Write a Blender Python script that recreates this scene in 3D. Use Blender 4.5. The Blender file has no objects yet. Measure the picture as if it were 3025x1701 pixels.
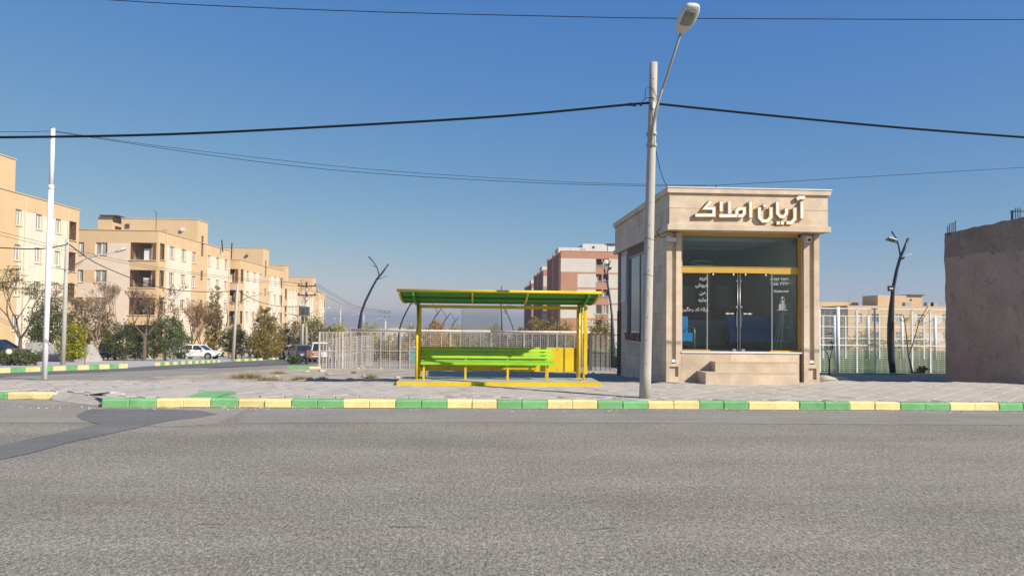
import bpy, bmesh, math, random
from mathutils import Vector, Matrix, noise as mnoise
random.seed(7)
SC = bpy.context.scene
COL = SC.collection
RAD = math.radians

# ------------------------------------------------------------------ camera
F_PX, W_PX, H_PX = 2200.0, 3025.0, 1701.0
YAW, PITCH, ROLL = RAD(2.9), RAD(1.9), 0.0105
SHIFT_PX = 20.7
CAM = Vector((0, 0, 1.70))
_fw = Vector((math.sin(YAW) * math.cos(PITCH), math.cos(YAW) * math.cos(PITCH), math.sin(PITCH)))
_r0 = Vector((math.cos(YAW), -math.sin(YAW), 0))
_u0 = _r0.cross(_fw)
_r = _r0 * math.cos(ROLL) + _u0 * math.sin(ROLL)
_u = -_r0 * math.sin(ROLL) + _u0 * math.cos(ROLL)
cd = bpy.data.cameras.new('camera')
cam = bpy.data.objects.new('camera', cd)
COL.objects.link(cam)
m3 = Matrix((_r, _u, -_fw)).transposed()
cam.matrix_world = Matrix.Translation(CAM) @ m3.to_4x4()
cd.sensor_width = 36.0
cd.lens = F_PX / W_PX * 36.0
cd.shift_y = SHIFT_PX / W_PX
cd.clip_end = 20000
SC.camera = cam

# ------------------------------------------------------------------ sky and sun
SUN = Vector((1.34, -1.0, 1.11)).normalized()          # towards the sun
EL = math.asin(SUN.z)
world = bpy.data.worlds.new('World')
SC.world = world
world.use_nodes = True
wn = world.node_tree
bg = wn.nodes['Background']
sky = wn.nodes.new('ShaderNodeTexSky')
sky.sky_type = 'NISHITA'
sky.sun_disc = False
sky.sun_elevation = EL
sky.sun_rotation = math.atan2(SUN.x, SUN.y)
sky.altitude = 1000
sky.air_density = 1.0
sky.dust_density = 0.6
sky.ozone_density = 3.0
# the same grading for the whole sky: deeper blue overhead, greyer dusty air low down
sep = wn.nodes.new('ShaderNodeSeparateColor'); com = wn.nodes.new('ShaderNodeCombineColor')
wn.links.new(sky.outputs[0], sep.inputs[0])
for i_, (gain, ex) in enumerate(((0.53, 1.08), (1.02, 0.69), (2.98, 0.19))):
    pw_ = wn.nodes.new('ShaderNodeMath'); pw_.operation = 'POWER'; pw_.inputs[1].default_value = ex
    ml_ = wn.nodes.new('ShaderNodeMath'); ml_.operation = 'MULTIPLY'; ml_.inputs[1].default_value = gain
    wn.links.new(sep.outputs[i_], pw_.inputs[0]); wn.links.new(pw_.outputs[0], ml_.inputs[0]); wn.links.new(ml_.outputs[0], com.inputs[i_])
wn.links.new(com.outputs[0], bg.inputs[0])
bg.inputs[1].default_value = 0.09
sd = bpy.data.lights.new('sun', 'SUN')
sd.energy = 4.4
sd.angle = RAD(0.5)
sd.color = (1.0, 0.93, 0.82)
so = bpy.data.objects.new('sun', sd)
so.rotation_euler = (-SUN).to_track_quat('-Z', 'Y').to_euler()
so.location = (20, -15, 30)
COL.objects.link(so)
vs = SC.view_settings
vs.view_transform = 'Standard'
vs.look = 'None'
vs.gamma = 1.0
vs.use_curve_mapping = False
vs.exposure = 0.62
SC.cycles.max_bounces = 6
SC.cycles.volume_bounces = 1
SC.cycles.transparent_max_bounces = 24
SC.cycles.use_denoising = True

# ------------------------------------------------------------------ where a thing of the photograph stands, given its distance
def at(px, py, Y):
    d = _r * ((px - W_PX / 2) / F_PX) + _u * (-(py - H_PX / 2 - SHIFT_PX) / F_PX) + _fw
    return CAM + d * (Y / d.y)
def axx(px, Y, py=943): return at(px, py, Y).x
def azz(px, py, Y): return at(px, py, Y).z
def gz(Y):
    if Y < 18.5: return 0.1
    if Y < 60: return 0.1 - 0.0475 * (Y - 18.5)
    z60 = 0.1 - 0.0475 * 41.5
    if Y < 170: return z60 - 0.043 * (Y - 60)
    z170 = z60 - 0.043 * 110
    if Y < 500: return z170 - 0.015 * (Y - 170)
    return z170 - 0.015 * 330
def gpt(px, py, z=0.0):          # ground point at height z
    d = _r * ((px - W_PX / 2) / F_PX) + _u * (-(py - H_PX / 2 - SHIFT_PX) / F_PX) + _fw
    return CAM + d * ((z - CAM.z) / d.z)

# ------------------------------------------------------------------ mesh helpers
class MB:
    def __init__(s, o=(0, 0, 0)):
        s.o = Vector(o); s.v = []; s.f = []; s.m = []
    def add(s, vs, fs, m=0):
        n = len(s.v)
        s.v += [Vector(q) - s.o for q in vs]
        s.f += [tuple(i + n for i in f) for f in fs]
        s.m += [m] * len(fs)
        return s
    def box(s, a, b, m=0):
        x0, y0, z0 = [min(p, q) for p, q in zip(a, b)]; x1, y1, z1 = [max(p, q) for p, q in zip(a, b)]
        return s.add([(x0, y0, z0), (x1, y0, z0), (x1, y1, z0), (x0, y1, z0), (x0, y0, z1), (x1, y0, z1), (x1, y1, z1), (x0, y1, z1)],
                     [(0, 3, 2, 1), (4, 5, 6, 7), (0, 1, 5, 4), (1, 2, 6, 5), (2, 3, 7, 6), (3, 0, 4, 7)], m)
    def cbox(s, c, sz, m=0, rz=0.0, ch=0.0):
        hx, hy, hz = [q / 2 for q in sz]; c = Vector(c)
        if ch <= 0:
            pts = [(-hx, -hy), (hx, -hy), (hx, hy), (-hx, hy)]
        else:
            pts = [(-hx + ch, -hy), (hx - ch, -hy), (hx, -hy + ch), (hx, hy - ch), (hx - ch, hy), (-hx + ch, hy), (-hx, hy - ch), (-hx, -hy + ch)]
        cs, sn = math.cos(rz), math.sin(rz)
        p2 = [(x * cs - y * sn, x * sn + y * cs) for x, y in pts]
        n = len(p2)
        vs = [(c.x + x, c.y + y, c.z - hz) for x, y in p2] + [(c.x + x, c.y + y, c.z + hz) for x, y in p2]
        fs = [tuple(range(n - 1, -1, -1)), tuple(range(n, 2 * n))] + [(i, (i + 1) % n, n + (i + 1) % n, n + i) for i in range(n)]
        return s.add(vs, fs, m)
    def obox(s, c, ax, ay, az, m=0):         # oriented box from half-axis vectors
        c, ax, ay, az = map(Vector, (c, ax, ay, az))
        vs = [c + ax * i + ay * j + az * k for k in (-1, 1) for i, j in ((-1, -1), (1, -1), (1, 1), (-1, 1))]
        return s.add(vs, [(0, 3, 2, 1), (4, 5, 6, 7), (0, 1, 5, 4), (1, 2, 6, 5), (2, 3, 7, 6), (3, 0, 4, 7)], m)
    def bar(s, a, b, w, h, m=0, up=(0, 0, 1)):
        a, b = Vector(a), Vector(b); d = (b - a); L = d.length
        if L < 1e-6: return s
        d /= L; upv = Vector(up)
        if abs(d.dot(upv)) > .98: upv = Vector((1, 0, 0))
        x = d.cross(upv).normalized(); z = x.cross(d)
        return s.obox((a + b) / 2, x * w / 2, d * L / 2, z * h / 2, m)
    def tube(s, pts, r, n=8, m=0, cap=True):
        pts = [Vector(p) for p in pts]; k = len(pts)
        rs = r if isinstance(r, (list, tuple)) else [r] * k
        vs = []; fs = []
        t0 = (pts[1] - pts[0]).normalized()
        x = t0.orthogonal().normalized()
        for i, p in enumerate(pts):
            t = ((pts[min(i + 1, k - 1)] - pts[max(i - 1, 0)])).normalized()
            x = (x - t * x.dot(t))
            x = x.normalized() if x.length > 1e-6 else t.orthogonal().normalized()
            y = t.cross(x)
            for j in range(n):
                a = 2 * math.pi * j / n
                vs.append(p + (x * math.cos(a) + y * math.sin(a)) * rs[i])
        for i in range(k - 1):
            for j in range(n):
                fs.append((i * n + j, i * n + (j + 1) % n, (i + 1) * n + (j + 1) % n, (i + 1) * n + j))
        if cap:
            fs.append(tuple(range(n - 1, -1, -1))); fs.append(tuple((k - 1) * n + j for j in range(n)))
        return s.add(vs, fs, m)
    def prism(s, poly, d, m=0):               # polygon of 3d points extruded along d
        n = len(poly); poly = [Vector(p) for p in poly]; d = Vector(d)
        fs = [tuple(range(n - 1, -1, -1)), tuple(range(n, 2 * n))] + [(i, (i + 1) % n, n + (i + 1) % n, n + i) for i in range(n)]
        return s.add(poly + [p + d for p in poly], fs, m)
    def loft(s, rings, m=0, cap=True):
        n = len(rings[0]); vs = [Vector(p) for r in rings for p in r]; fs = []
        for i in range(len(rings) - 1):
            for j in range(n):
                fs.append((i * n + j, i * n + (j + 1) % n, (i + 1) * n + (j + 1) % n, (i + 1) * n + j))
        if cap:
            fs.append(tuple(range(n - 1, -1, -1))); fs.append(tuple((len(rings) - 1) * n + j for j in range(n)))
        return s.add(vs, fs, m)
    def sph(s, c, r, nu=12, nv=8, m=0):
        c = Vector(c); r = Vector(r) if not isinstance(r, (int, float)) else Vector((r, r, r))
        vs = [c + Vector((0, 0, -r.z))]; fs = []
        for i in range(1, nv):
            t = -math.pi / 2 + math.pi * i / nv
            for j in range(nu):
                a = 2 * math.pi * j / nu
                vs.append(c + Vector((r.x * math.cos(t) * math.cos(a), r.y * math.cos(t) * math.sin(a), r.z * math.sin(t))))
        vs.append(c + Vector((0, 0, r.z)))
        for j in range(nu): fs.append((0, 1 + (j + 1) % nu, 1 + j))
        for i in range(nv - 2):
            for j in range(nu):
                a = 1 + i * nu; fs.append((a + j, a + (j + 1) % nu, a + nu + (j + 1) % nu, a + nu + j))
        a = 1 + (nv - 2) * nu; t = len(vs) - 1
        for j in range(nu): fs.append((a + j, a + (j + 1) % nu, t))
        return s.add(vs, fs, m)
    def mesh(s, name, mats, smooth=False):
        me = bpy.data.meshes.new(name)
        me.from_pydata(s.v, [], s.f)
        for mt in (mats if isinstance(mats, (list, tuple)) else [mats]): me.materials.append(mt)
        if len(set(s.m)) > 1: me.polygons.foreach_set('material_index', s.m)
        if smooth: me.polygons.foreach_set('use_smooth', [True] * len(s.f))
        me.update()
        return me
    def build(s, name, mats, parent=None, smooth=False):
        o = bpy.data.objects.new(name, s.mesh(name, mats, smooth))
        COL.objects.link(o)
        if parent is not None: o.parent = parent
        return o

def tag(o, label=None, cat=None, group=None, kind=None):
    if label: o['label'] = label
    if cat: o['category'] = cat
    if group: o['group'] = group
    if kind: o['kind'] = kind
    return o
def thing(name, label, cat, loc, rz=0.0, group=None):
    o = bpy.data.objects.new(name, None); COL.objects.link(o)
    o.empty_display_size = .2
    o.location = loc; o.rotation_euler = (0, 0, rz)
    return tag(o, label, cat, group)
def copy_tree(o, parent=None, loc=None, rz=None, label=None):
    c = o.copy(); COL.objects.link(c)
    if parent is not None: c.parent = parent
    if loc is not None: c.location = loc
    if rz is not None: c.rotation_euler = (0, 0, rz)
    if label: c['label'] = label
    for ch in list(o.children): copy_tree(ch, c)
    return c
def inst(me, name, parent, loc=(0, 0, 0), rz=0.0):
    o = bpy.data.objects.new(name, me); COL.objects.link(o)
    o.parent = parent; o.location = loc; o.rotation_euler = (0, 0, rz)
    return o

# ------------------------------------------------------------------ materials
def srgb(r, g, b):
    f = lambda c: (c / 255 / 12.92) if c / 255 <= .04045 else ((c / 255 + .055) / 1.055) ** 2.4
    return (f(r), f(g), f(b))
def mat(name, col, rough=.8, var=.12, scale=3.0, bump=0.0, bscale=None, metal=0.0, rnd=0.0, col2=None, fine=0.0, stain=None, spec=.3, stretch=None):
    """Base colour varied by two octaves of world-space noise, optional second colour, speckle, stains and relief."""
    m = bpy.data.materials.new(name); m.use_nodes = True
    nt = m.node_tree; N = nt.nodes; L = nt.links
    b = N['Principled BSDF']
    b.inputs['Roughness'].default_value = rough; b.inputs['Metallic'].default_value = metal
    b.inputs['Specular IOR Level'].default_value = spec
    geo = N.new('ShaderNodeNewGeometry'); pos = geo.outputs['Position']
    if stretch:
        vm = N.new('ShaderNodeVectorMath'); vm.operation = 'MULTIPLY'; vm.inputs[1].default_value = stretch
        L.new(pos, vm.inputs[0]); pos = vm.outputs[0]
    c1 = tuple(max(0, c * (1 - var)) for c in col); c2 = tuple(min(1, c * (1 + var)) for c in (col2 or col))
    nz = N.new('ShaderNodeTexNoise'); nz.inputs['Scale'].default_value = scale; nz.inputs['Detail'].default_value = 6; nz.inputs['Roughness'].default_value = .6
    L.new(pos, nz.inputs['Vector'])
    rp = N.new('ShaderNodeValToRGB'); rp.color_ramp.elements[0].position = .32; rp.color_ramp.elements[1].position = .68
    rp.color_ramp.elements[0].color = (*c1, 1); rp.color_ramp.elements[1].color = (*c2, 1)
    L.new(nz.outputs[0], rp.inputs[0]); out = rp.outputs[0]
    if fine > 0:
        n2 = N.new('ShaderNodeTexNoise'); n2.inputs['Scale'].default_value = (bscale or scale * 20); n2.inputs['Detail'].default_value = 3
        L.new(pos, n2.inputs['Vector'])
        mr = N.new('ShaderNodeMapRange'); mr.inputs[1].default_value = .3; mr.inputs[2].default_value = .7; mr.inputs[3].default_value = 1 - fine; mr.inputs[4].default_value = 1 + fine
        L.new(n2.outputs[0], mr.inputs[0])
        mx = N.new('ShaderNodeMix'); mx.data_type = 'RGBA'; mx.blend_type = 'MULTIPLY'; mx.inputs[0].default_value = 1
        L.new(out, mx.inputs[6]); L.new(mr.outputs[0], mx.inputs[7]); out = mx.outputs[2]
    if stain:
        n3 = N.new('ShaderNodeTexNoise'); n3.inputs['Scale'].default_value = stain[1]; n3.inputs['Detail'].default_value = 8; n3.inputs['Roughness'].default_value = .7
        L.new(pos, n3.inputs['Vector'])
        r3 = N.new('ShaderNodeValToRGB'); r3.color_ramp.elements[0].position = stain[2]; r3.color_ramp.elements[1].position = stain[2] + .08
        r3.color_ramp.elements[0].color = (0, 0, 0, 1); r3.color_ramp.elements[1].color = (stain[3],) * 3 + (1,)
        L.new(n3.outputs[0], r3.inputs[0])
        mx = N.new('ShaderNodeMix'); mx.data_type = 'RGBA'
        L.new(r3.outputs[0], mx.inputs[0]); L.new(out, mx.inputs[6]); mx.inputs[7].default_value = (*stain[0], 1); out = mx.outputs[2]
    if rnd > 0:
        oi = N.new('ShaderNodeObjectInfo')
        mr = N.new('ShaderNodeMapRange'); mr.inputs[3].default_value = 1 - rnd; mr.inputs[4].default_value = 1 + rnd
        L.new(oi.outputs['Random'], mr.inputs[0])
        mx = N.new('ShaderNodeMix'); mx.data_type = 'RGBA'; mx.blend_type = 'MULTIPLY'; mx.inputs[0].default_value = 1
        L.new(out, mx.inputs[6]); L.new(mr.outputs[0], mx.inputs[7]); out = mx.outputs[2]
    L.new(out, b.inputs['Base Color'])
    if bump > 0:
        n4 = N.new('ShaderNodeTexNoise'); n4.inputs['Scale'].default_value = bscale or scale * 12; n4.inputs['Detail'].default_value = 4
        L.new(pos, n4.inputs['Vector'])
        bp = N.new('ShaderNodeBump'); bp.inputs['Strength'].default_value = bump; bp.inputs['Distance'].default_value = .02
        L.new(n4.outputs[0], bp.inputs['Height']); L.new(bp.outputs[0], b.inputs['Normal'])
    return m
def leafmat(name, cols, trans=.25):
    m = bpy.data.materials.new(name); m.use_nodes = True
    nt = m.node_tree; N = nt.nodes; L = nt.links; N.remove(N['Principled BSDF'])
    out = N['Material Output']
    geo = N.new('ShaderNodeNewGeometry')
    rp = N.new('ShaderNodeValToRGB'); rp.color_ramp.interpolation = 'LINEAR'
    els = rp.color_ramp.elements
    while len(els) < len(cols): els.new(.5)
    for i, c in enumerate(cols): els[i].position = i / (len(cols) - 1); els[i].color = (*c, 1)
    L.new(geo.outputs['Random Per Island'], rp.inputs[0])
    d = N.new('ShaderNodeBsdfDiffuse'); t = N.new('ShaderNodeBsdfTranslucent'); mx = N.new('ShaderNodeMixShader'); mx.inputs[0].default_value = trans
    L.new(rp.outputs[0], d.inputs[0]); L.new(rp.outputs[0], t.inputs[0])
    L.new(d.outputs[0], mx.inputs[1]); L.new(t.outputs[0], mx.inputs[2]); L.new(mx.outputs[0], out.inputs[0])
    return m
def glassmat(name, tint=(.84, .91, .89), refl=1.0, rough=0.0, ior=1.5):
    """Thin pane: what is behind shows through a light tint, the surroundings reflect by Fresnel."""
    m = bpy.data.materials.new(name); m.use_nodes = True
    nt = m.node_tree; N = nt.nodes; L = nt.links; N.remove(N['Principled BSDF'])
    out = N['Material Output']
    t = N.new('ShaderNodeBsdfTransparent'); t.inputs[0].default_value = (*tint, 1)
    g = N.new('ShaderNodeBsdfGlossy'); g.inputs['Roughness'].default_value = rough
    geo = N.new('ShaderNodeNewGeometry'); dt = N.new('ShaderNodeVectorMath'); dt.operation = 'DOT_PRODUCT'
    L.new(geo.outputs['Normal'], dt.inputs[0]); L.new(geo.outputs['Incoming'], dt.inputs[1])
    ab = N.new('ShaderNodeMath'); ab.operation = 'ABSOLUTE'; L.new(dt.outputs['Value'], ab.inputs[0])
    om = N.new('ShaderNodeMath'); om.operation = 'SUBTRACT'; om.inputs[0].default_value = 1.0; L.new(ab.outputs[0], om.inputs[1])
    pw_ = N.new('ShaderNodeMath'); pw_.operation = 'POWER'; pw_.inputs[1].default_value = 5.0; L.new(om.outputs[0], pw_.inputs[0])
    mu = N.new('ShaderNodeMath'); mu.operation = 'MULTIPLY_ADD'; mu.inputs[1].default_value = .95; mu.inputs[2].default_value = .04 * refl; mu.use_clamp = True
    L.new(pw_.outputs[0], mu.inputs[0])
    mx = N.new('ShaderNodeMixShader'); L.new(mu.outputs[0], mx.inputs[0]); L.new(t.outputs[0], mx.inputs[1]); L.new(g.outputs[0], mx.inputs[2])
    L.new(mx.outputs[0], out.inputs[0])
    return m
def asphalt(name, dark, light, sc=70.0, bump=.3, big=.12, contrast=(.38, .62), pits=0.0, brown=.25, clusters=0.0):
    """Bound stones of uneven tone, dark pits between them, worn bands along the road and brownish dusty patches."""
    m = bpy.data.materials.new(name); m.use_nodes = True
    nt = m.node_tree; N = nt.nodes; L = nt.links; b = N['Principled BSDF']
    b.inputs['Roughness'].default_value = .92; b.inputs['Specular IOR Level'].default_value = .2
    geo = N.new('ShaderNodeNewGeometry'); pos = geo.outputs['Position']
    def nz(scale, det, ro, st=None):
        n_ = N.new('ShaderNodeTexNoise'); n_.inputs['Scale'].default_value = scale; n_.inputs['Detail'].default_value = det; n_.inputs['Roughness'].default_value = ro
        if st:
            v = N.new('ShaderNodeVectorMath'); v.operation = 'MULTIPLY'; v.inputs[1].default_value = st; L.new(pos, v.inputs[0]); L.new(v.outputs[0], n_.inputs['Vector'])
        else: L.new(pos, n_.inputs['Vector'])
        return n_.outputs[0]
    def ramp(src, els):
        r = N.new('ShaderNodeValToRGB'); e = r.color_ramp.elements
        while len(e) < len(els): e.new(.5)
        for k, (p, c) in enumerate(els): e[k].position = p; e[k].color = (*c, 1) if isinstance(c, tuple) else (c, c, c, 1)
        L.new(src, r.inputs[0]); return r.outputs[0]
    def mul(a, b_, f=1.0):
        x = N.new('ShaderNodeMix'); x.data_type = 'RGBA'; x.blend_type = 'MULTIPLY'; x.inputs[0].default_value = f; L.new(a, x.inputs[6]); L.new(b_, x.inputs[7]); return x.outputs[2]
    grain = nz(sc, 4, .7)
    mid = tuple((a + c) / 2 for a, c in zip(dark, light))
    col = ramp(grain, [(contrast[0], dark), ((contrast[0] + contrast[1]) / 2, mid), (contrast[1], light)])
    if pits > 0: col = mul(col, ramp(nz(sc * .55, 3, .75), [(.30, .25), (.42, 1.0)]), pits)
    if clusters > 0:
        for k_, sc_ in enumerate((46, 25, 11)):
            col = mul(col, ramp(nz(sc_, 2, .6, (1, .5, 1)), [(.34, 1 - clusters * (1.25 - .48 * k_)), (.66, 1 + clusters * (1.05 - .42 * k_))]))
    col = mul(col, ramp(nz(.9, 5, .6, (.10, .9, 1)), [(.30, 1 - big), (.70, 1 + big)]))
    col = mul(col, ramp(nz(.55, 7, .7), [(.28, 1 - big), (.72, 1 + big)]))
    if brown > 0:
        x = N.new('ShaderNodeMix'); x.data_type = 'RGBA'; x.blend_type = 'MULTIPLY'
        L.new(ramp(nz(.8, 8, .72, (.5, 1, 1)), [(.50, 0.0), (.72, brown * 2)]), x.inputs[0]); L.new(col, x.inputs[6]); x.inputs[7].default_value = (.92, .74, .58, 1); col = x.outputs[2]
    L.new(col, b.inputs['Base Color'])
    bp = N.new('ShaderNodeBump'); bp.inputs['Strength'].default_value = bump; bp.inputs['Distance'].default_value = .006
    L.new(grain, bp.inputs['Height']); L.new(bp.outputs[0], b.inputs['Normal'])
    return m

M = {}
M['asphalt'] = asphalt('asphalt_coarse', (.045, .040, .032), (.455, .41, .33), 66, .3, .13, (.30, .67), 1.0, .16, clusters=.29)
M['asphalt_smooth'] = asphalt('asphalt_worn', (.185, .17, .145), (.355, .328, .278), 80, .15, .13, (.3, .68), .35, .2, clusters=.10)
M['asphalt_patch'] = asphalt('asphalt_patch', (.125, .121, .115), (.215, .208, .195), 80, .15, .12, (.3, .68), .3, .1, clusters=.08)
M['asphalt_tan'] = asphalt('asphalt_dusty', (.235, .212, .175), (.37, .338, .282), 70, .15, .13, (.3, .68), .3, .3, clusters=.10)
M['asphalt_side'] = asphalt('asphalt_side', (.105, .104, .102), (.18, .176, .168), 40, .15, .15, brown=.15)
M['dirt'] = mat('dirt', (.405, .335, .25), .95, .22, .9, .6, 30, fine=.25, stain=((.22, .17, .11), 2.2, .56, .5))
M['ground'] = mat('dry_ground', (.27, .24, .19), .95, .25, .25, .3, 6, fine=.2)
M['paver'] = mat('concrete_paver', (.455, .405, .34), .92, .08, 1.1, .25, 90, rnd=.045, fine=.10, stain=((.36, .315, .26), 1.6, .58, .4))
M['joint'] = mat('paver_joint', (.33, .285, .228), .95, .25, 6, .3, 60)
M['concrete'] = mat('concrete', (.42, .40, .37), .9, .12, 1.5, .3, 60, fine=.1)
M['kerb_green'] = mat('kerb_green_paint', (.175, .41, .165), .78, .13, 4, .55, 45, rnd=.10, fine=.10, stain=((.30, .33, .25), 6, .60, .6))
M['kerb_yellow'] = mat('kerb_yellow_paint', (.77, .625, .275), .78, .10, 4, .55, 45, rnd=.09, fine=.09, stain=((.52, .45, .31), 6, .58, .6))
M['stone'] = mat('travertine', (.535, .415, .295), .55, .10, 2.2, .08, 40, rnd=.10, fine=.06, col2=(.60, .48, .35), stain=((.50, .37, .26), 3.5, .57, .35))
M['stone_joint'] = mat('stone_joint', (.20, .14, .10), .9, .1, 5)
M['coping'] = mat('white_marble_coping', (.74, .70, .66), .5, .06, 3)
M['gold'] = mat('gold_metal', (.62, .38, .075), .38, .06, 3, metal=.35, spec=.5)
M['sign_white'] = mat('sign_acrylic_white', (.80, .78, .74), .4, .02, 3, spec=.4)
M['yellow'] = mat('yellow_enamel', (.68, .465, .016), .42, .10, 2.5, .06, 30, spec=.4, fine=.04, stain=((.44, .31, .06), 5, .60, .5))
M['green_roof'] = mat('green_enamel_roof', (.055, .22, .03), .5, .08, 2, spec=.35)
M['lime'] = mat('lime_green_enamel', (.25, .57, .035), .48, .12, 2.5, .05, 40, rnd=.07, spec=.35, fine=.05, stain=((.30, .42, .09), 5, .6, .5))
M['platform'] = mat('platform_green_concrete', (.37, .40, .32), .9, .14, 1.8, .3, 60, fine=.08, stain=((.30, .29, .24), 2.6, .55, .5))
M['pole_concrete'] = mat('pole_concrete', (.42, .393, .345), .85, .09, 2.0, .3, 50, fine=.07, stain=((.36, .33, .29), 4, .62, .4), stretch=(1, 1, .4))
M['pole_white'] = mat('white_paint', (.80, .79, .78), .55, .05, 3, stain=((.40, .28, .20), 6, .71, .6))
M['grey_metal'] = mat('grey_metal', (.30, .30, .30), .5, .1, 4, metal=.3)
M['steel'] = mat('stainless_steel', (.40, .40, .385), .4, .04, 3, metal=.9)
M['galv'] = mat('galvanised_pipe', (.36, .35, .33), .55, .12, 5, metal=.2)
M['lamp_body'] = mat('lamp_body', (.56, .60, .56), .5, .05, 3)
M['lamp_glass'] = mat('lamp_lens', (.22, .22, .18), .25, .15, 14, spec=.6)
M['black_metal'] = mat('black_metal', (.018, .021, .028), .45, .1, 4, spec=.45)
M['wire'] = mat('black_cable', (.012, .013, .017), .8, .1, 4, spec=.08)
M['dark'] = mat('dark_void', (.02, .019, .018), .8, .1, 3)
M['rust_white'] = mat('white_paint_rusting', (.43, .40, .355), .75, .10, 4, .2, 40, stain=((.40, .20, .11), 4.5, .56, .65))
M['rust_pink'] = mat('faded_pink_pipe', (.66, .545, .45), .75, .12, 3, .2, 40, stain=((.34, .14, .07), 4, .60, .75))
M['fence_grey'] = mat('fence_grey_metal', (.36, .36, .36), .6, .15, 4, stain=((.30, .18, .12), 5, .64, .6))
M['mud'] = mat('mud_plaster', (.29, .243, .212), .95, .14, 1.1, .7, 18, fine=.16, stain=((.16, .132, .114), 1.9, .56, .5))
M['mudtop'] = mat('mud_plaster_darker', (.20, .17, .145), .95, .18, 1.3, .7, 18, fine=.18, stain=((.27, .23, .20), 1.7, .55, .6))  # darker plaster for the top band of the wall and the roof slab
M['rebar'] = mat('rebar', (.07, .045, .035), .8, .2, 9)
M['orange'] = mat('ochre_render', (.60, .425, .243), .9, .06, .5, .1, 20, fine=.03, stain=((.50, .345, .19), .5, .54, .35), stretch=(1, 1, .35))
M['cream'] = mat('cream_render', (.70, .61, .485), .9, .06, .5, .1, 20, fine=.03, stain=((.58, .48, .36), .5, .55, .4), stretch=(1, 1, .35))
M['pinkcream'] = mat('pinkish_render', (.68, .555, .44), .9, .06, .5, .1, 20, fine=.03)
M['red_render'] = mat('terracotta_render', (.455, .225, .14), .9, .07, .5, .1, 20, fine=.04)
M['white_render'] = mat('offwhite_render', (.60, .55, .475), .9, .05, .5, .1, 20, fine=.03)
M['roof_edge'] = mat('roof_flashing', (.56, .42, .25), .8, .1, 2)
M['roof_dark'] = mat('roof_sheet_dark', (.055, .045, .045), .6, .1, 2)
M['sill'] = mat('window_sill_stone', (.58, .45, .29), .8, .06, 2)
M['frame_white'] = mat('window_frame_white', (.72, .70, .66), .5, .05, 3)
M['frame_brown'] = mat('window_frame_brown', (.10, .06, .045), .6, .1, 3)
M['louvre'] = mat('brown_louvre', (.055, .022, .02), .65, .15, 4)
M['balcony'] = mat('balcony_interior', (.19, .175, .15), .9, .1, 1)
M['pane'] = mat('curtained_glass', (.13, .15, .15), .12, .5, 3.2, spec=.8, rnd=.45, stretch=(3.2, 3.2, .15), col2=(.36, .36, .335))
M['pane_dark'] = mat('dark_glass', (.06, .068, .075), .08, .3, 2, spec=.8)
M['pane_red'] = mat('stair_glass', (.17, .14, .125), .2, .3, 2.5, spec=.7)
M['appliance'] = mat('white_appliance', (.66, .66, .64), .5, .05, 3)
M['bark'] = mat('bark', (.135, .10, .075), .95, .25, 6, .5, 30)
M['bark_pale'] = mat('bark_pale', (.235, .165, .115), .95, .25, 6, .4, 30)
M['bark_red'] = mat('bark_reddish', (.20, .115, .075), .95, .25, 6, .4, 30)
M['tyre'] = mat('tyre_rubber', (.02, .02, .02), .85, .1, 6)
M['rim'] = mat('wheel_rim', (.40, .40, .40), .35, .1, 6, metal=.5)
M['car_white'] = mat('car_paint_white', (.78, .78, .77), .22, .03, 2, spec=.6)
M['car_grey'] = mat('car_paint_grey', (.115, .125, .12), .25, .05, 2, spec=.6, metal=.3)
M['car_dark'] = mat('car_paint_dark', (.025, .03, .034), .22, .05, 2, spec=.6)
M['car_glass'] = mat('car_glass', (.018, .022, .025), .06, .1, 2, spec=.8)
M['bumper'] = mat('bumper_plastic', (.035, .035, .035), .6, .1, 3)
M['lens_red'] = mat('tail_lamp_red', (.55, .02, .03), .2, .05, 3, spec=.6)
M['lens_clear'] = mat('head_lamp', (.55, .58, .62), .12, .1, 9, spec=.8)
M['plate'] = mat('number_plate', (.70, .70, .66), .5, .05, 3)
M['turf'] = mat('sports_turf', (.095, .13, .05), .95, .2, 1.2, .4, 30, fine=.2)
M['net'] = mat('pale_net_wire', (.60, .59, .53), .7, .1, 3)
M['glass'] = glassmat('shop_glass')
M['glass_thin'] = glassmat('scratched_glass', (.90, .92, .90), 2.2, .35)
M['wood'] = mat('brown_slat_wood', (.22, .115, .07), .8, .15, 5)
M['blue'] = mat('blue_upholstery', (.012, .20, .52), .6, .08, 3)
M['interior_wall'] = mat('interior_wall', (.46, .48, .45), .85, .05, 1)
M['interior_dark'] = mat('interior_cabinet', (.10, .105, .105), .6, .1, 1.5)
M['interior_floor'] = mat('interior_floor', (.16, .16, .155), .35, .1, 1.5, spec=.5)
M['desk'] = mat('desk_white', (.50, .52, .51), .45, .05, 2)
M['maroon'] = mat('maroon_planter', (.115, .035, .04), .55, .15, 3)
M['poster'] = mat('frosted_film', (.52, .54, .57), .45, .06, 2.5)
M['blue_frame'] = mat('blue_steel_frame', (.03, .12, .20), .55, .1, 3)
M['block'] = mat('pale_block', (.60, .52, .42), .9, .12, 4, .3, 30)
M['rock'] = mat('pale_rubble', (.46, .40, .32), .95, .2, 3, .5, 20, rnd=.15)
M['straw'] = leafmat('dry_grass', [(.30, .21, .085), (.42, .32, .16), (.24, .21, .075), (.17, .18, .06)], .3)
M['teal'] = mat('teal_bin', (.06, .30, .33), .6, .1, 3)
M['decal'] = mat('pane_decal', (.44, .44, .415), .6, .05, 3)
M['dust'] = mat('gutter_dust', (.44, .395, .325), .95, .15, 3, .3, 60, fine=.15)
M['crack'] = mat('road_crack', (.12, .105, .085), .95, .2, 5)
M['logo'] = mat('pane_logo_film', (.30, .30, .28), .6, .05, 3)

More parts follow.
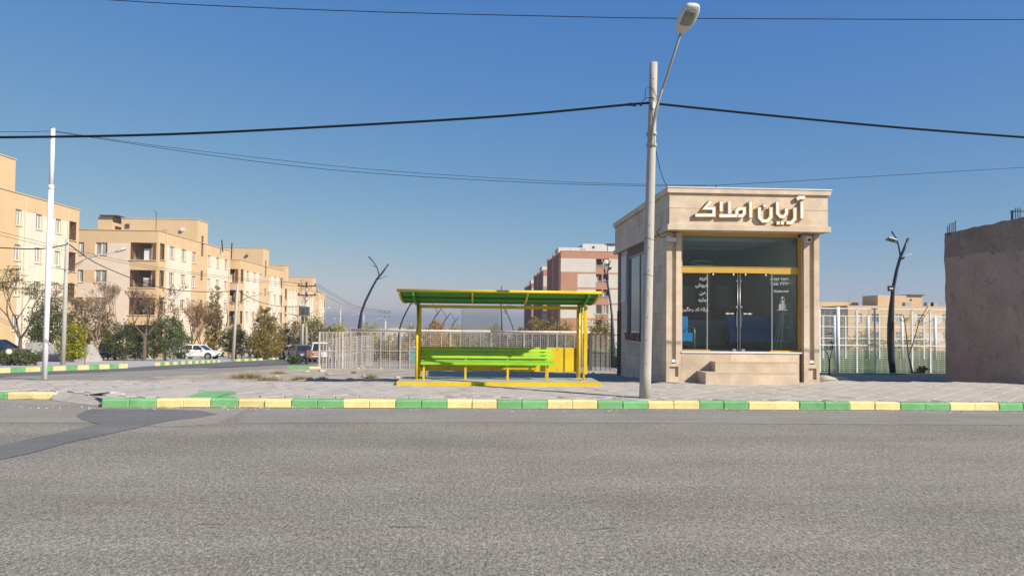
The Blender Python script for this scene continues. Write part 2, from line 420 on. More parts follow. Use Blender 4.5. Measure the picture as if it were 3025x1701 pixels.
# ================================================================== THE SETTING
KY = 14.30                                           # front face of the kerb along the main road
PZ = 0.15                                            # pavement level
def sheet(name, poly, mt, z=None, kind='structure'):
    mb = MB(); mb.add([(p[0], p[1], p[2] if len(p) > 2 else z) for p in poly], [tuple(range(len(poly)))])
    return tag(mb.build(name, mt), kind=kind)

# ground: one sheet out to the horizon
gx = [-6000, -2500, -900, -400, -200, -120, -70, -40, -24, -12, -6, 0, 6, 12, 24, 40, 70, 120, 200, 400, 900, 2500, 6000]
gy = [-3000, -600, -120, -30, 0, 14, 17, 18.5, 22, 26, 30, 36, 45, 60, 80, 110, 140, 170, 240, 350, 500, 900, 1800, 3500, 7000]
mb = MB()
gv = []
for y in gy:
    for x in gx:
        z = gz(y) - .012 if y > 18 else (-.06 if y > -200 else -.06)
        if y > 900: z = gz(500) + mnoise.noise(Vector((x * .0007, y * .0009, 3))) * 14
        gv.append((x, y, z))
nx = len(gx)
mb.add(gv, [(j * nx + i, j * nx + i + 1, (j + 1) * nx + i + 1, (j + 1) * nx + i) for j in range(len(gy) - 1) for i in range(nx - 1)])
tag(mb.build('ground', M['ground']), kind='structure')

# main road: coarse asphalt, worn strip beside the kerb, dark repair patch
sheet('road', [(-90, -14, 0), (90, -14, 0), (90, KY + .3, 0), (-90, KY + .3, 0)], M['asphalt'])
def wavy(pts, n, amp, seed):
    out = []
    for (a, b) in zip(pts[:-1], pts[1:]):
        a = Vector(a); b = Vector(b)
        for i in range(n):
            q = a.lerp(b, i / n); q.y += amp * mnoise.noise(Vector((q.x * 1.3, q.y * 2, seed))); out.append(q)
    out.append(Vector(pts[-1])); return out
e1 = gpt(700, 1250, 0); e2 = gpt(1500, 1247, 0); e3 = gpt(2300, 1252, 0); e4 = gpt(3025, 1256, 0)
low = wavy([(e1.x, e1.y, 0), (e2.x, e2.y, 0), (e3.x, e3.y, 0), (e4.x, e4.y, 0), (40, e4.y, 0)], 14, .07, 5)
pl = [(p.x, p.y, .004) for p in low] + [(40, KY + .05, .004), (e1.x - .4, KY + .05, .004)]
sheet('road_gutter_strip', pl, M['asphalt_smooth'])
q = [gpt(x, y, .004) for x, y in ((640, 1252), (500, 1260), (300, 1250.5), (290, 1248), (0, 1248))]
pl = [(e1.x - .4, KY + .05, .004)] + [(-7.0, KY + .05, .004), (-7.6, 15.45, .004), (-40, 15.45, .004), (-40, q[4].y, .004)] + [(p.x, p.y, .004) for p in reversed(q)]
sheet('road_dusty_corner', pl, M['asphalt_tan'])
pp = [(-600, 1445), (0, 1313.6), (160, 1280), (293, 1251.5), (245, 1240), (226, 1228), (245, 1216), (262, 1208), (480, 1207.5), (590, 1212), (640, 1222), (600, 1230), (490, 1244.5), (420, 1259), (312, 1282.5), (206, 1305.5), (80, 1341), (0, 1356), (-600, 1530)]
pq = [gpt(x, y, .008) for x, y in pp]; pr = []
for a, b in zip(pq, pq[1:] + pq[:1]):
    nn_ = max(1, int((b - a).length / .12))
    for i in range(nn_):
        q_ = a.lerp(b, i / nn_); q_ += Vector((mnoise.noise(q_ * 2.1), mnoise.noise(q_ * 2.7 + Vector((5, 0, 0))), 0)) * .025; q_.z = .008; pr.append(tuple(q_))
sheet('road_patch', pr, M['asphalt_patch'])
# dust lying along the foot of the kerb
low = [(x_ * .12, KY - .045 - .045 * abs(mnoise.noise(Vector((x_ * .2, 0, 9)))) - .02 * mnoise.noise(Vector((x_ * .9, 0, 4)))) for x_ in range(-57, 150)]
sheet('gutter_dust', [(x_, y_, .0125) for x_, y_ in low] + [(low[-1][0], KY + .02, .0125), (low[0][0], KY + .02, .0125)], M['dust'])
# ragged cracks in the old surface
def crack(pts, w, seed):
    P_ = [gpt(x, y, .006) for x, y in pts]; C_ = []
    for a, b in zip(P_[:-1], P_[1:]):
        k = max(2, int((b - a).length / .07))
        for i in range(k): C_.append(a.lerp(b, i / k))
    L_, R2 = [], []
    for i, q in enumerate(C_):
        o = Vector((mnoise.noise(Vector((q.x * 6, seed, 0))) * .04, mnoise.noise(Vector((q.x * 4, seed, 5))) * .06, 0)); ww = w * max(.0, .35 + .9 * mnoise.noise(Vector((q.x * 2.2, seed, 8))))
        L_.append(tuple(q + o + Vector((0, ww, 0)))); R2.append(tuple(q + o - Vector((0, ww * .6 + .001, 0))))
    n_ = len(C_); mb = MB(); mb.add(L_ + R2, [(i, i + 1, n_ + i + 1, n_ + i) for i in range(n_ - 1)]); tag(mb.build('road_crack', M['crack']), kind='structure')
crack([(580, 1548), (690, 1547)], .014, 1)
crack([(1150, 1553), (1290, 1556)], .014, 7)
crack([(1640, 1560), (1850, 1563)], .010, 2)
crack([(1990, 1215), (2010, 1228), (2060, 1236), (2120, 1237)], .012, 3)
crack([(300, 1300), (320, 1292), (345, 1290)], .02, 4)


# side street running away on the far left, and the other paved ground there
def ribbon(name, edge_a, edge_b, mt, dz):
    n = len(edge_a); mb = MB()
    vs = [(x, y, gz(y) + dz) for x, y in edge_a] + [(x, y, gz(y) + dz) for x, y in edge_b]
    mb.add(vs, [(i, i + 1, n + i + 1, n + i) for i in range(n - 1)])
    return tag(mb.build(name, mt), kind='structure')
ys = [18.5, 20.6, 25.4, 30, 35, 40, 48, 56, 64, 76, 90, 120, 170, 260, 500]
def nearx(y): return -12.6 + .018 * (y - 20)
def farx(y):
    for (y0, x0), (y1, x1) in (((10, -15.5), (34, -15.65)), ((34, -15.65), (40.3, -16.8)), ((40.3, -16.8), (56.6, -19.0)), ((56.6, -19), (64, -19.9)), ((64, -19.9), (82, -20.4)), ((82, -20.4), (600, -24))):
        if y <= y1: return x0 + (x1 - x0) * (y - y0) / (y1 - y0)
    return -24
ribbon('side_road', [(nearx(y), y) for y in ys], [(farx(y), y) for y in ys], M['asphalt_side'], .012)
sheet('side_road_mouth', [(-12.7, 18.5, .105), (-15.5, 18.5, .105), (-15.5, KY + .3, .02), (-11.6, KY + .3, .02)], M['asphalt_side'])
def p2x(y): return -8.6 + .04 * (y - 18.5)
ribbon('side_pavement', [(p2x(y), y) for y in (18.4, 24, 30, 34.4)], [(nearx(y) + .01, y) for y in (18.4, 24, 30, 34.4)], M['asphalt_tan'], .03)
ribbon('parking_strip', [(farx(y) - .05, y) for y in ys[:11]], [(farx(y) - 24, y) for y in ys[:11]], M['concrete'], .006)
# bare lot between the pavement and the fence: small lumps
mb = MB(); X0, X1, Y0, Y1 = -8.55, 11.2, 18.45, 36.0; nx, ny = 84, 74; vs = []
for j in range(ny):
    for i in range(nx):
        x = X0 + (X1 - X0) * i / (nx - 1); y = Y0 + (Y1 - Y0) * j / (ny - 1)
        h = .05 * mnoise.noise(Vector((x * .7, y * .7, 1))) + .03 * mnoise.noise(Vector((x * 2.4, y * 2.4, 4)))
        ed = min(1, (y - Y0) / 1.2, (Y1 - y) / 1.5)
        vs.append((x, y, gz(y) + .012 + max(0, ed) * (h + .03)))
mb.add(vs, [(j * nx + i, j * nx + i + 1, (j + 1) * nx + i + 1, (j + 1) * nx + i) for j in range(ny - 1) for i in range(nx - 1)])
tag(mb.build('dirt_lot', M['dirt'], smooth=True), kind='structure')

# kerb along the main road: painted blocks in pairs
def kerb_mesh(L, d=.17, h=.165, ch=.03, seed=0):
    mb = MB(); rnd = random.Random(seed)
    prof = [(0, 0), (0.0, h * .80), (ch, h), (d, h), (d, 0)]
    rings = []
    for x in (0.0045, .016, L * .5, L - .016, L - .0045):
        j = .007 if x in (.0045, L - .0045) else 0
        rings.append([(x, y + (j if y < .01 else 0) + rnd.uniform(-.004, .004), z - (j if z > .1 else 0) + rnd.uniform(-.005, .004)) for y, z in prof])
    mb.loft(rings)
    return mb
def kerb_row(name, x0, y0, x1, y1, z0, z1, L, mats, first, per=2, seed=1, h=.165):
    root = bpy.data.objects.new(name, None); COL.objects.link(root); root['kind'] = 'structure'
    d = Vector((x1 - x0, y1 - y0)); n = max(1, int(round(d.length / L))); L = d.length / n; a = math.atan2(d.y, d.x)
    mes = {}
    for c in (0, 1):
        for s in (0, 1, 2): mes[c, s] = kerb_mesh(L, h=h, seed=s + seed).mesh('kerb_block', mats[c])
    for i in range(n):
        t = i / n; c = (first + i // per) % 2
        o = inst(mes[c, (i * 7 + seed) % 3], 'kerb_block', root, (x0 + d.x * t, y0 + d.y * t, z0 + (z1 - z0) * t - .004), a + random.uniform(-.004, .004))
        o.location.y += random.uniform(-.006, .006)
        o.rotation_euler.x = random.uniform(-.012, .012)
    return root
GY = (M['kerb_green'], M['kerb_yellow'])
# pair boundaries read off the photograph: green starts at the corner
xs = [axx(px, KY, 1200) for px in (305, 463.5, 620, 702.5, 859.5, 1013, 1168, 1320, 1467.5, 1616, 1765, 1914, 2066, 2211.5, 2362, 2511.5, 2660, 2806, 2952)]
L0 = (xs[-1] - xs[3]) / 30
root = bpy.data.objects.new('kerb', None); COL.objects.link(root); root['kind'] = 'structure'
bounds = []
bounds += [(xs[0], (xs[0] + xs[1]) / 2, 0), ((xs[0] + xs[1]) / 2, xs[1], 0), (xs[1], (xs[1] + xs[2]) / 2, 1), ((xs[1] + xs[2]) / 2, xs[2], 1), (xs[2], xs[3], 0)]
c = 1
for a, b in zip(xs[3:-1], xs[4:]):
    bounds += [(a, (a + b) / 2, c), ((a + b) / 2, b, c)]; c = 1 - c
x = xs[-1]
for i in range(16):
    bounds.append((x, x + L0, c if (i // 2) % 2 == 0 else 1 - c)); x += L0
for i, (a, b, c) in enumerate(bounds):
    o = kerb_mesh(b - a, seed=i).build('kerb_block', GY[c], root)
    yy = KY + (-.12 if i < 4 else 0) * (1 - i / 4) * .6
    o.location = (a, yy + random.uniform(-.014, .014), -.004 + random.uniform(-.008, .006)); o.rotation_euler = (random.uniform(-.012, .012), 0, random.uniform(-.005, .005) + (.012 if i < 4 else 0))
kerb_row('kerb_beside_the_street_mouth', -13.2, 15.50, -8.45, 15.62, 0.0, 0.0, .5, (M['kerb_yellow'], M['kerb_green']), 0, 2, 3, .13)

sheet('corner_ramp', [(-8.6, 15.85, PZ - .006), (-6.8, KY + .2, PZ - .006), (-6.8, KY - .03, .010), (-7.6, 14.75, .010), (-8.42, 15.38, .010)], M['dust'])
# low edging stones behind the kerb
eroot = bpy.data.objects.new('pavement_edging', None); COL.objects.link(eroot); eroot['kind'] = 'structure'
x = axx(690, 14.7, 1168)
while x < axx(1215, 14.7, 1168):
    w_ = random.uniform(.42, .52); mb = MB(); mb.cbox((w_ / 2, 0, 0), (w_ - .015, .09, .07), ch=.012)
    o = mb.build('edging_stone', M['concrete'], eroot); o.location = (x, KY + .40 + random.uniform(-.015, .015), PZ + .012 + random.uniform(-.012, .008)); o.rotation_euler = (random.uniform(-.08, .08), 0, random.uniform(-.02, .02)); x += w_
# pavement slab (the joints) and its pavers laid diagonally
PB = [(-13.0, 15.75), (-8.3, 15.75), (-6.9, KY + .16), (26, KY + .16), (26, 19.55), (9.0, 19.55), (9.0, 19.3), (4.8, 19.3), (4.8, 18.6), (-9.5, 18.45), (-13.0, 18.35)]
sheet('pavement', [(x, y, PZ - .012) for x, y in PB], M['joint'])
mb = MB(); n = len(PB)
mb.add([(x, y, PZ - .012) for x, y in PB] + [(x, y, -.05) for x, y in PB], [(i, (i + 1) % n, n + (i + 1) % n, n + i) for i in range(n)])
pav = tag(mb.build('pavement_edge', M['concrete']), kind='structure')
def inside(x, y):
    r = False; j = n - 1
    for i in range(n):
        xi, yi = PB[i]; xj, yj = PB[j]
        if (yi > y) != (yj > y) and x < (xj - xi) * (y - yi) / (yj - yi) + xi: r = not r
        j = i
    return r
pavroot = bpy.data.objects.new('paver_field', None); COL.objects.link(pavroot); pavroot['kind'] = 'structure'
PS = .40
def paver_mb(mb, cx, cy, s=PS, dz=0.0, rz=RAD(45), tx=0.0, ty=0.0, w=None):
    h = s / 2 - .006; hw = (w or s) / 2 - .006; cs, sn = math.cos(rz), math.sin(rz); vs = []
    for sh, z in ((0, -.02), (0, -.003), (.005, 0)):
        for a, b in ((-1, -1), (1, -1), (1, 1), (-1, 1)):
            x, y = a * (h - sh), b * (hw - sh)
            vs.append((cx + x * cs - y * sn, cy + x * sn + y * cs, PZ + z + dz + (x * tx + y * ty if z > -.01 else 0)))
    fs = [(8, 9, 10, 11)] + [(k * 4 + i, k * 4 + (i + 1) % 4, k * 4 + 4 + (i + 1) % 4, k * 4 + 4 + i) for k in (0, 1) for i in range(4)]
    mb.add(vs, fs)
cells = []
for i in range(-80, 90):
    for j in range(-20, 70):
        u = (i + (.5 if j % 2 else 0)) * PS; v = j * PS
        x = (u - v) * .7071; y = 12 + (u + v) * .7071
        if inside(x, y) and all(inside(x + a * .18, y + b * .18) for a, b in ((1, 0), (-1, 0), (0, 1), (0, -1))):
            if KY + .17 < y < KY + .62 and -.7 < x < 3.25: continue
            if y < KY + .62 and -4.7 < x < -1.0: continue
            if 15.0 < y < 15.9 and -6.05 < x < -4.35: pass
            cells.append((x, y))
rows_ = []
for r in range(2):                                         # straight border rows next to the kerb
    x = -1.0
    while x < 3.2:
        rows_.append((x, KY + .27 + r * .21)); x += .262
cells.sort(key=lambda c: (c[0] * .35 - .5) ** 2 + (c[1]) ** 2)
me0 = MB(); paver_mb(me0, 0, 0); me0 = me0.mesh('paver', M['paver'])
rest = MB()
for k, (x, y) in enumerate(cells):
    if inside(x, y):
        if k < 260:
            o = inst(me0, 'paver', pavroot, (x, y, random.uniform(-.004, .003)), random.uniform(-.01, .01))
            o.rotation_euler.x = random.uniform(-.008, .008); o.rotation_euler.y = random.uniform(-.008, .008)
        else:
            paver_mb(rest, x, y, PS, random.uniform(-.004, .003), RAD(45) + random.uniform(-.01, .01), random.uniform(-.008, .008), random.uniform(-.008, .008))
me1 = MB(); paver_mb(me1, 0, 0, .255, 0, 0, w=.205); me1 = me1.mesh('paver', M['paver'])
for x, y in rows_[:34]:
    o = inst(me1, 'paver', pavroot, (x, y, random.uniform(-.003, .002))); o.rotation_euler.z = -.12
tag(rest.build('far_pavers', M['paver'], pavroot), kind='stuff')

# soil that has settled along the back of the kerb
for xa_, xb_, sd_ in ((3.75, 26.0, 1), (-4.35, -1.05, 2)):
    n_ = int((xb_ - xa_) / .15); fr_ = [(xa_ + (xb_ - xa_) * i / n_) for i in range(n_ + 1)]
    sheet('kerb_soil', [(x, KY + .165, PZ + .006) for x in fr_] + [(x, KY + .27 + .09 * mnoise.noise(Vector((x * .8, sd_, 0))) + .05 * mnoise.noise(Vector((x * 3, sd_, 2))), PZ + .006) for x in reversed(fr_)], M['dirt'])
rg_ = random.Random(11); grit = MB()
for k in range(1500):
    if k < 700: x, y = rg_.uniform(-4.5, 22), KY + .17 + abs(rg_.gauss(0, .12))
    elif k < 1000: x, y = rg_.uniform(-9, 14), 18.35 - abs(rg_.gauss(0, .25))
    else: x, y = rg_.uniform(-9, 18), rg_.uniform(KY - .5, KY - .02)
    z_ = PZ + .004 if y > KY + .1 else .012
    s_ = rg_.uniform(.006, .02) * (1.5 if rg_.random() < .06 else 1)
    a_ = rg_.uniform(0, 6.28); p_ = [Vector((x + s_ * math.cos(a_ + q * 2.09), y + s_ * math.sin(a_ + q * 2.09), z_)) for q in range(3)] + [Vector((x, y, z_ + s_ * rg_.uniform(.5, 1.1)))]
    grit.add(p_, [(0, 1, 3), (1, 2, 3), (2, 0, 3)])
tag(grit.build('loose_grit', M['rock']), 'loose grit and pebbles strewn along the kerb and pavement', kind='stuff')
# dropped ramp of green painted slabs at the corner
rr = thing('ramp_slab', 'sunken green painted slabs cutting diagonally into the pavement behind the kerb', 'ramp', (-5.0, 14.9, PZ))
for k, quad in enumerate((((545, 1174), (645, 1174), (690, 1154.5), (605, 1154.5)), ((640, 1174), (668, 1174), (702, 1160), (690, 1154.5)))):
    pts = [gpt(x, y, PZ + .006) for x, y in quad]
    MB(rr.location).prism(pts, (0, 0, -.05)).build('slab', M['kerb_green'], rr)

# kerbs far down the side street
def far_kerb(name, pts, L, first, per, h=.2):
    for i, (a, b) in enumerate(zip(pts[:-1], pts[1:])):
        kerb_row(name, a[0], a[1], b[0], b[1], gz(a[1]) + .006, gz(b[1]) + .006, L, GY, first, per, 5 + i, h)
far_kerb('street_kerb', [(-15.5, 34.0), (-15.4, 17.0)], .42, 1, 2, .21)
far_kerb('street_kerb', [(-19.0, 56.6), (-16.8, 40.3)], .45, 1, 2, .2)
far_kerb('street_kerb', [(-19.75, 70.5), (-19.9, 62.8)], .5, 1, 2, .2)
far_kerb('street_kerb', [(-20.3, 84.0), (-20.3, 75.0)], .5, 0, 2, .2)
far_kerb('lot_corner_kerb', [(-8.2, 33.3), (-6.75, 33.35)], .48, 0, 2, .14)
# sports field on the right, its kerb and the lane before it
FZ = -.60
mb = MB(); mb.box((9.3, 33.2, -2.2), (60, 62, FZ))
tag(mb.build('sports_field', M['turf']), kind='structure')
kerb_row('field_kerb', 9.3, 32.2, 34, 32.2, FZ - .05, FZ - .05, 1.0, GY, 0, 2, 9, .17)
mb = MB(); mb.add([(11.1, 19.5, .05), (60, 19.5, .05), (60, 33.3, FZ - .03), (11.1, 33.3, FZ - .03)], [(0, 1, 2, 3)])
tag(mb.build('lane', M['asphalt_side']), kind='structure')

# ================================================================== BUS SHELTER
SYF, SYB = 17.52, 19.0                                 # platform front and back
sb = Vector((0.62, 18.2, PZ))
sh = thing('bus_shelter', 'yellow and green bus shelter with curved roof on a raised platform', 'bus shelter', sb)
pxl, pxr = axx(1172, SYF, 1135), axx(1777, SYF, 1135)
PT = PZ + .085
mb = MB(sb); mb.box((pxl, SYF, PZ - .02), (pxr, SYB, PT))
mb.build('platform', M['platform'], sh)
mb = MB(sb); mb.box((pxl - .004, SYF - .012, PZ - .01), (pxr + .004, SYF, PT + .003))
mb.build('platform_edge', M['yellow'], sh)
# roof: curved corrugated sheets on yellow tubes
RF = (17.16, azz(1474, 861, 17.16)); RB = (18.85, azz(1474, 896, 18.85) + .03)
RXL, RXR = axx(1172, RF[0], 860), axx(1777, RF[0], 860)
def roof_pt(t):
    y = RF[0] + (RB[0] - RF[0]) * t
    z = RF[1] + (RB[1] - RF[1]) * t - .10 * math.sin(math.pi * t) * (1 - .3 * t)
    return y, z
mb = MB(sb); nseg = 60
prof = []
for i in range(nseg + 1):
    t = i / nseg; y, z = roof_pt(t); prof.append((y, z + .012 * math.sin(t * math.pi * 2 * 15)))
vs = []; fs = []
for X in (RXL + .03, RXR - .03):
    for (y, z) in prof: vs.append((X, y, z))
for X in (RXL + .03, RXR - .03):
    for (y, z) in prof: vs.append((X, y, z + .004))
k = nseg + 1
for i in range(nseg):
    fs += [(i, i + 1, k + i + 1, k + i), (2 * k + i, 3 * k + i, 3 * k + i + 1, 2 * k + i + 1)]
fs += [(0, k, 3 * k, 2 * k), (k - 1, 3 * k - 1, 4 * k - 1, 2 * k - 1)]
mb.add(vs, fs); rf = mb.build('roof_sheet', M['green_roof'], sh, smooth=True)
MB(sb).tube([(RXL, RF[0], RF[1]), (RXR, RF[0], RF[1])], .034, 14).build('front_tube', M['yellow'], sh, True)
MB(sb).tube([(RXL, RB[0], RB[1] - .02), (RXR, RB[0], RB[1] - .02)], .03, 12).build('rear_tube', M['yellow'], sh, True)
for tt in (.30, .66):
    y, z = roof_pt(tt); mb = MB(sb); mb.box((RXL + .1, y - .02, z - .05), (RXR - .1, y + .02, z - .012)); mb.build('purlin', M['green_roof'], sh)
def rib(X, w, dz, h, mt, nm):
    mb = MB(sb); rings = []
    for i in range(13):
        y, z = roof_pt(i / 12); rings.append([(X - w / 2, y, z - dz), (X + w / 2, y, z - dz), (X + w / 2, y, z - dz - h), (X - w / 2, y, z - dz - h)])
    mb.loft(rings); mb.build(nm, mt, sh)
for X in (RXL + .05, axx(1396, 18.0, 880), axx(1552, 18.0, 880), RXR - .05): rib(X, .04, .014, .045, M['yellow'], 'roof_rib')
XL, XR = axx(1236, 18.72, 1000), axx(1708, 18.9, 1000)
for X in (XL - .02, XR): rib(X, .05, .02, .09, M['green_roof'], 'roof_bracket')
BZ = azz(1474, 907, 18.75)
for X in (XL - .02, XR):
    mb = MB(sb)
    y1, z1 = roof_pt(.93); y2, z2 = roof_pt(.55)
    mb.prism([(X - .045, 18.82, BZ + .02), (X - .045, 18.62, BZ + .02), (X - .045, y2, z2 - .05), (X - .045, y1, z1 - .03)], (.09, 0, 0))
    mb.build('post_head', M['green_roof'], sh)
# posts
mb = MB(sb); mb.cbox((XL + .01, 18.76, (PT + BZ) / 2 + .02), (.11, .11, BZ - PT + .04), ch=.012); mb.build('rear_post', M['yellow'], sh)
FX = axx(1230, 18.08, 1100)
MB(sb).tube([(FX, 18.08, PT), (FX, 18.08, azz(1230, 985, 18.08)), (FX + .01, 18.3, azz(1234, 960, 18.1)), (XL - .02, 18.68, BZ)], .034, 14).build('front_post', M['yellow'], sh, True)
MB(sb).tube([(XR, 18.85, PT), (XR, 18.85, BZ + .04)], .052, 16).build('rear_post', M['yellow'], sh, True)
FRX = axx(1725, 18.12, 1100)
mb = MB(sb); mb.tube([(FRX - .01, 18.12, PT), (FRX - .01, 18.12, .5)], .026, 12); mb.build('front_post', M['yellow'], sh, True)
zb, zt = azz(1726, 1105, 18.12), azz(1726, 904, 18.12)
mb = MB(sb); mb.cbox((FRX + .03, 18.12, (zb + zt) / 2), (.085, .06, zt - zb), ch=.006); mb.build('side_panel_post', M['yellow'], sh)
a1 = Vector((XR + .06, 18.74, 0)); a2 = Vector((FRX - .02, 18.15, 0))
for z0, z1 in ((zb + .16, zb + .03), (zt - .02, zt - .02)):
    MB(sb).tube([(a1.x, a1.y, z0), (a2.x, a2.y, z1)], .016, 8).build('side_panel_rail', M['yellow'], sh, True)
MB(sb).tube([(a1.x, a1.y, zb + .15), (a1.x, a1.y, zt)], .016, 8).build('side_panel_post', M['yellow'], sh, True)
am = a1.lerp(a2, .35)
MB(sb).tube([(am.x, am.y, zb + .12), (am.x, am.y, zt)], .013, 8).build('side_panel_post', M['yellow'], sh, True)
mb = MB(sb); dn = (a2 - a1).normalized(); nn = Vector((-dn.y, dn.x, 0)) * .004
lo, hi = zb + .15, zt - .03
mb.prism([(a1.x, a1.y, lo), (a2.x, a2.y, lo - .12), (a2.x, a2.y, hi), (a1.x, a1.y, hi)], nn); pass
# rear beam and rear panel, glass above it
mb = MB(sb); mb.box((XL + .05, 18.72, azz(1474, 912, 18.74)), (XR - .03, 18.79, azz(1474, 902.5, 18.74))); mb.build('top_beam', M['yellow'], sh)
pz0, pz1 = azz(1500, 1096, 18.86), azz(1500, 1025, 18.86)
p1, p2 = axx(1693, 18.86, 1060), XR - .02
mb = MB(sb); mb.box((XL + .06, 18.84, pz0), (p1, 18.87, pz1)); mb.build('rear_panel', M['yellow'], sh)
mb = MB(sb); mb.prism([(p1, 18.845, pz0), (p2, 18.93, pz0), (p2, 18.93, pz1 - .003), (p1, 18.845, pz1 - .003)], (0, .025, 0)); mb.build('rear_panel_return', M['yellow'], sh)
gx0, gx1 = axx(1362, 18.80, 960), axx(1475.5, 18.80, 960)
mb = MB(sb); mb.box((gx0, 18.80, pz1 - .2), (gx1, 18.808, azz(1420, 913, 18.8))); mb.build('rear_pane', M['glass_thin'], sh)
for gxx in (gx0 + .15, gx1 - .15):
    mb = MB(sb); mb.box((gxx - .012, 18.785, pz1 + .02), (gxx + .012, 18.80, pz1 + .05)); mb.build('clip', M['steel'], sh)

# base plates, bolts and weld collars
for (X, Y_) in ((XL + .01, 18.76), (FX, 18.08), (XR, 18.85), (FRX - .01, 18.12)):
    mb = MB(sb); mb.cbox((X, Y_, PT + .005), (.19, .17, .01), ch=.015); bp_ = mb.build('base_plate', M['yellow'], sh)
    mb = MB(sb)
    for a_, b_ in ((-1, -1), (1, -1), (1, 1), (-1, 1)): mb.tube([(X + a_ * .07, Y_ + b_ * .06, PT + .01), (X + a_ * .07, Y_ + b_ * .06, PT + .026)], .010, 6)
    tag(mb.build('anchor_bolts', M['rebar'], bp_), kind='stuff')
k = 0
while XL + .2 + k * .55 < p1 - .1:
    for z_ in (pz0 + .05, pz1 - .05):
        x_ = XL + .2 + k * .55; mb = MB(sb); mb.tube([(x_, 18.84, z_), (x_, 18.832, z_)], .012, 8); mb.build('panel_bolt', M['rebar'], sh)
    k += 1
# bench inside the shelter
bb = Vector((0.45, 18.4, PT))
be = thing('bench', 'long lime green slatted bench on yellow legs inside the bus shelter', 'bench', bb)
bx0, bx1 = axx(1246, 18.5, 1050), axx(1632, 18.5, 1050)
sx0, sx1 = axx(1243, 18.15, 1075), axx(1636, 18.15, 1075)
legs = [axx(p, 18.2, 1100) for p in (1252, 1375, 1500, 1617)]
back = [(18.62, azz(1430, 1033.5, 18.62)), (18.56, azz(1430, 1044, 18.56)), (18.50, azz(1430, 1054.5, 18.50))]
for (y, z) in back:
    mb = MB(bb); mb.obox(((bx0 + bx1) / 2, y, z), ((bx1 - bx0) / 2, 0, 0), (0, .016, 0), (0, .011, .0285)); mb.build('slat', M['lime'], be)
sz_ = azz(1430, 1074, 18.12)
seat = [(18.45, azz(1430, 1064.5, 18.45) - .01), (18.30, sz_ + .02), (18.14, sz_)]
for k, (y, z) in enumerate(seat):
    mb = MB(bb); mb.obox(((sx0 + sx1) / 2, y, z), ((sx1 - sx0) / 2, 0, 0), (0, .045 if k else .03, .002 if k else -.006), (0, 0, .026 if k == 2 else .016)); mb.build('slat', M['lime'], be)
for X in legs:
    mb = MB(bb)
    mb.bar((X, 18.18, sz_ - .02), (X, 18.20, PT), .05, .05, up=(0, 1, 0))
    mb.build('leg', M['yellow'], be)
    mb = MB(bb)
    mb.bar((X, 18.64, back[0][1] - .0), (X, 18.46, sz_ - .02), .045, .03, up=(0, 1, 0)); mb.bar((X, 18.46, sz_ - .02), (X, 18.58, PT), .045, .03, up=(0, 1, 0))
    mb.bar((X, 18.12, sz_ - .035), (X, 18.48, sz_ - .02), .045, .03)
    mb.build('back_support', M['yellow'], be)

# ================================================================== SHOP
YF, YG, YA, YB = 19.0, 19.24, 18.60, 25.9            # pilaster front, glass, fascia front, back
def hx(px, Y=YF): return axx(px, Y, 900)
def hz(py, Y=YF): return azz(2195, py, Y)
XL0, XR0 = hx(1969), hx(2420.8)
sp0 = Vector(((XL0 + XR0) / 2, YF, PZ))
shop = thing('shop', 'small beige stone clad shop with glass front and Persian sign letters', 'shop', sp0)
zB = PZ - .06
zTopFa = hz(556.5, YA)
def stone(parent, a, b, name='stone_panel', mt='stone'):
    mb = MB(sp0); mb.box(a, b); return mb.build(name, M[mt], parent)
# pilasters with a groove and a square inset in the base
def pilaster(xa, xb, ga, gb, ins):
    z0 = zB; zg = hz(1074.5); zt = hz(690)
    root = MB(sp0)
    root.box((xa + .02, YF + .09, z0), (xb - .02, YF + .38, zt)); pil = root.build('pilaster', M['stone_joint'], shop)
    cuts = [zg, hz(1010), hz(905), hz(765), zt]
    for s0, s1 in ((xa, ga), (gb, xb)):
        for i, (c0, c1) in enumerate(zip(cuts[:-1], cuts[1:])):
            stone(pil, (s0, YF + random.uniform(0, .002), c0 + (.003 if i else .0)), (s1, YF + .12, c1), 'stone_panel')
    stone(pil, (ga + .0005, YF + .07, zg), (gb - .0005, YF + .1, zt), 'groove_panel')
    i0, i1, iz0, iz1 = ins
    stone(pil, (xa, YF, z0), (i0, YF + .12, zg - .003)); stone(pil, (i1, YF, z0), (xb, YF + .12, zg - .003))
    stone(pil, (i0 + .0005, YF, z0), (i1 - .0005, YF + .12, iz0)); stone(pil, (i0 + .0005, YF, iz1), (i1 - .0005, YF + .12, zg - .003))
    stone(pil, (i0 + .0005, YF + .055, iz0 + .0005), (i1 - .0005, YF + .1, iz1 - .0005), 'inset_panel')
    lf = MB(sp0); lf.box((ga + .012, YF + .004, hz(1071.5)), (gb - .012, YF + .066, hz(1062.5))); lf.build('uplight', M['appliance'], shop)
    lf = MB(sp0); lf.box((ga + .02, YF + .02, hz(1074.4)), (gb - .02, YF + .06, hz(1071.6))); lf.build('uplight_foot', M['dark'], shop)
    # side facing of the pilaster
    for i, (c0, c1) in enumerate(zip([z0] + cuts[:-1], cuts)):
        for xx, xo in ((xa, xa + .018), (xb - .018, xb)):
            stone(pil, (xx, YF + .1205, c0 + .003), (xo, YF + .40, c1))
pilaster(hx(1968.7), hx(2012.5), hx(1984.3), hx(1997.4), (hx(1978.5), hx(2004.5), hz(1113.5), hz(1083.5)))
pilaster(hx(2375), hx(2420.8), hx(2390.5), hx(2405.3), (hx(2387.5), hx(2411.5), hz(1119.5), hz(1086)))
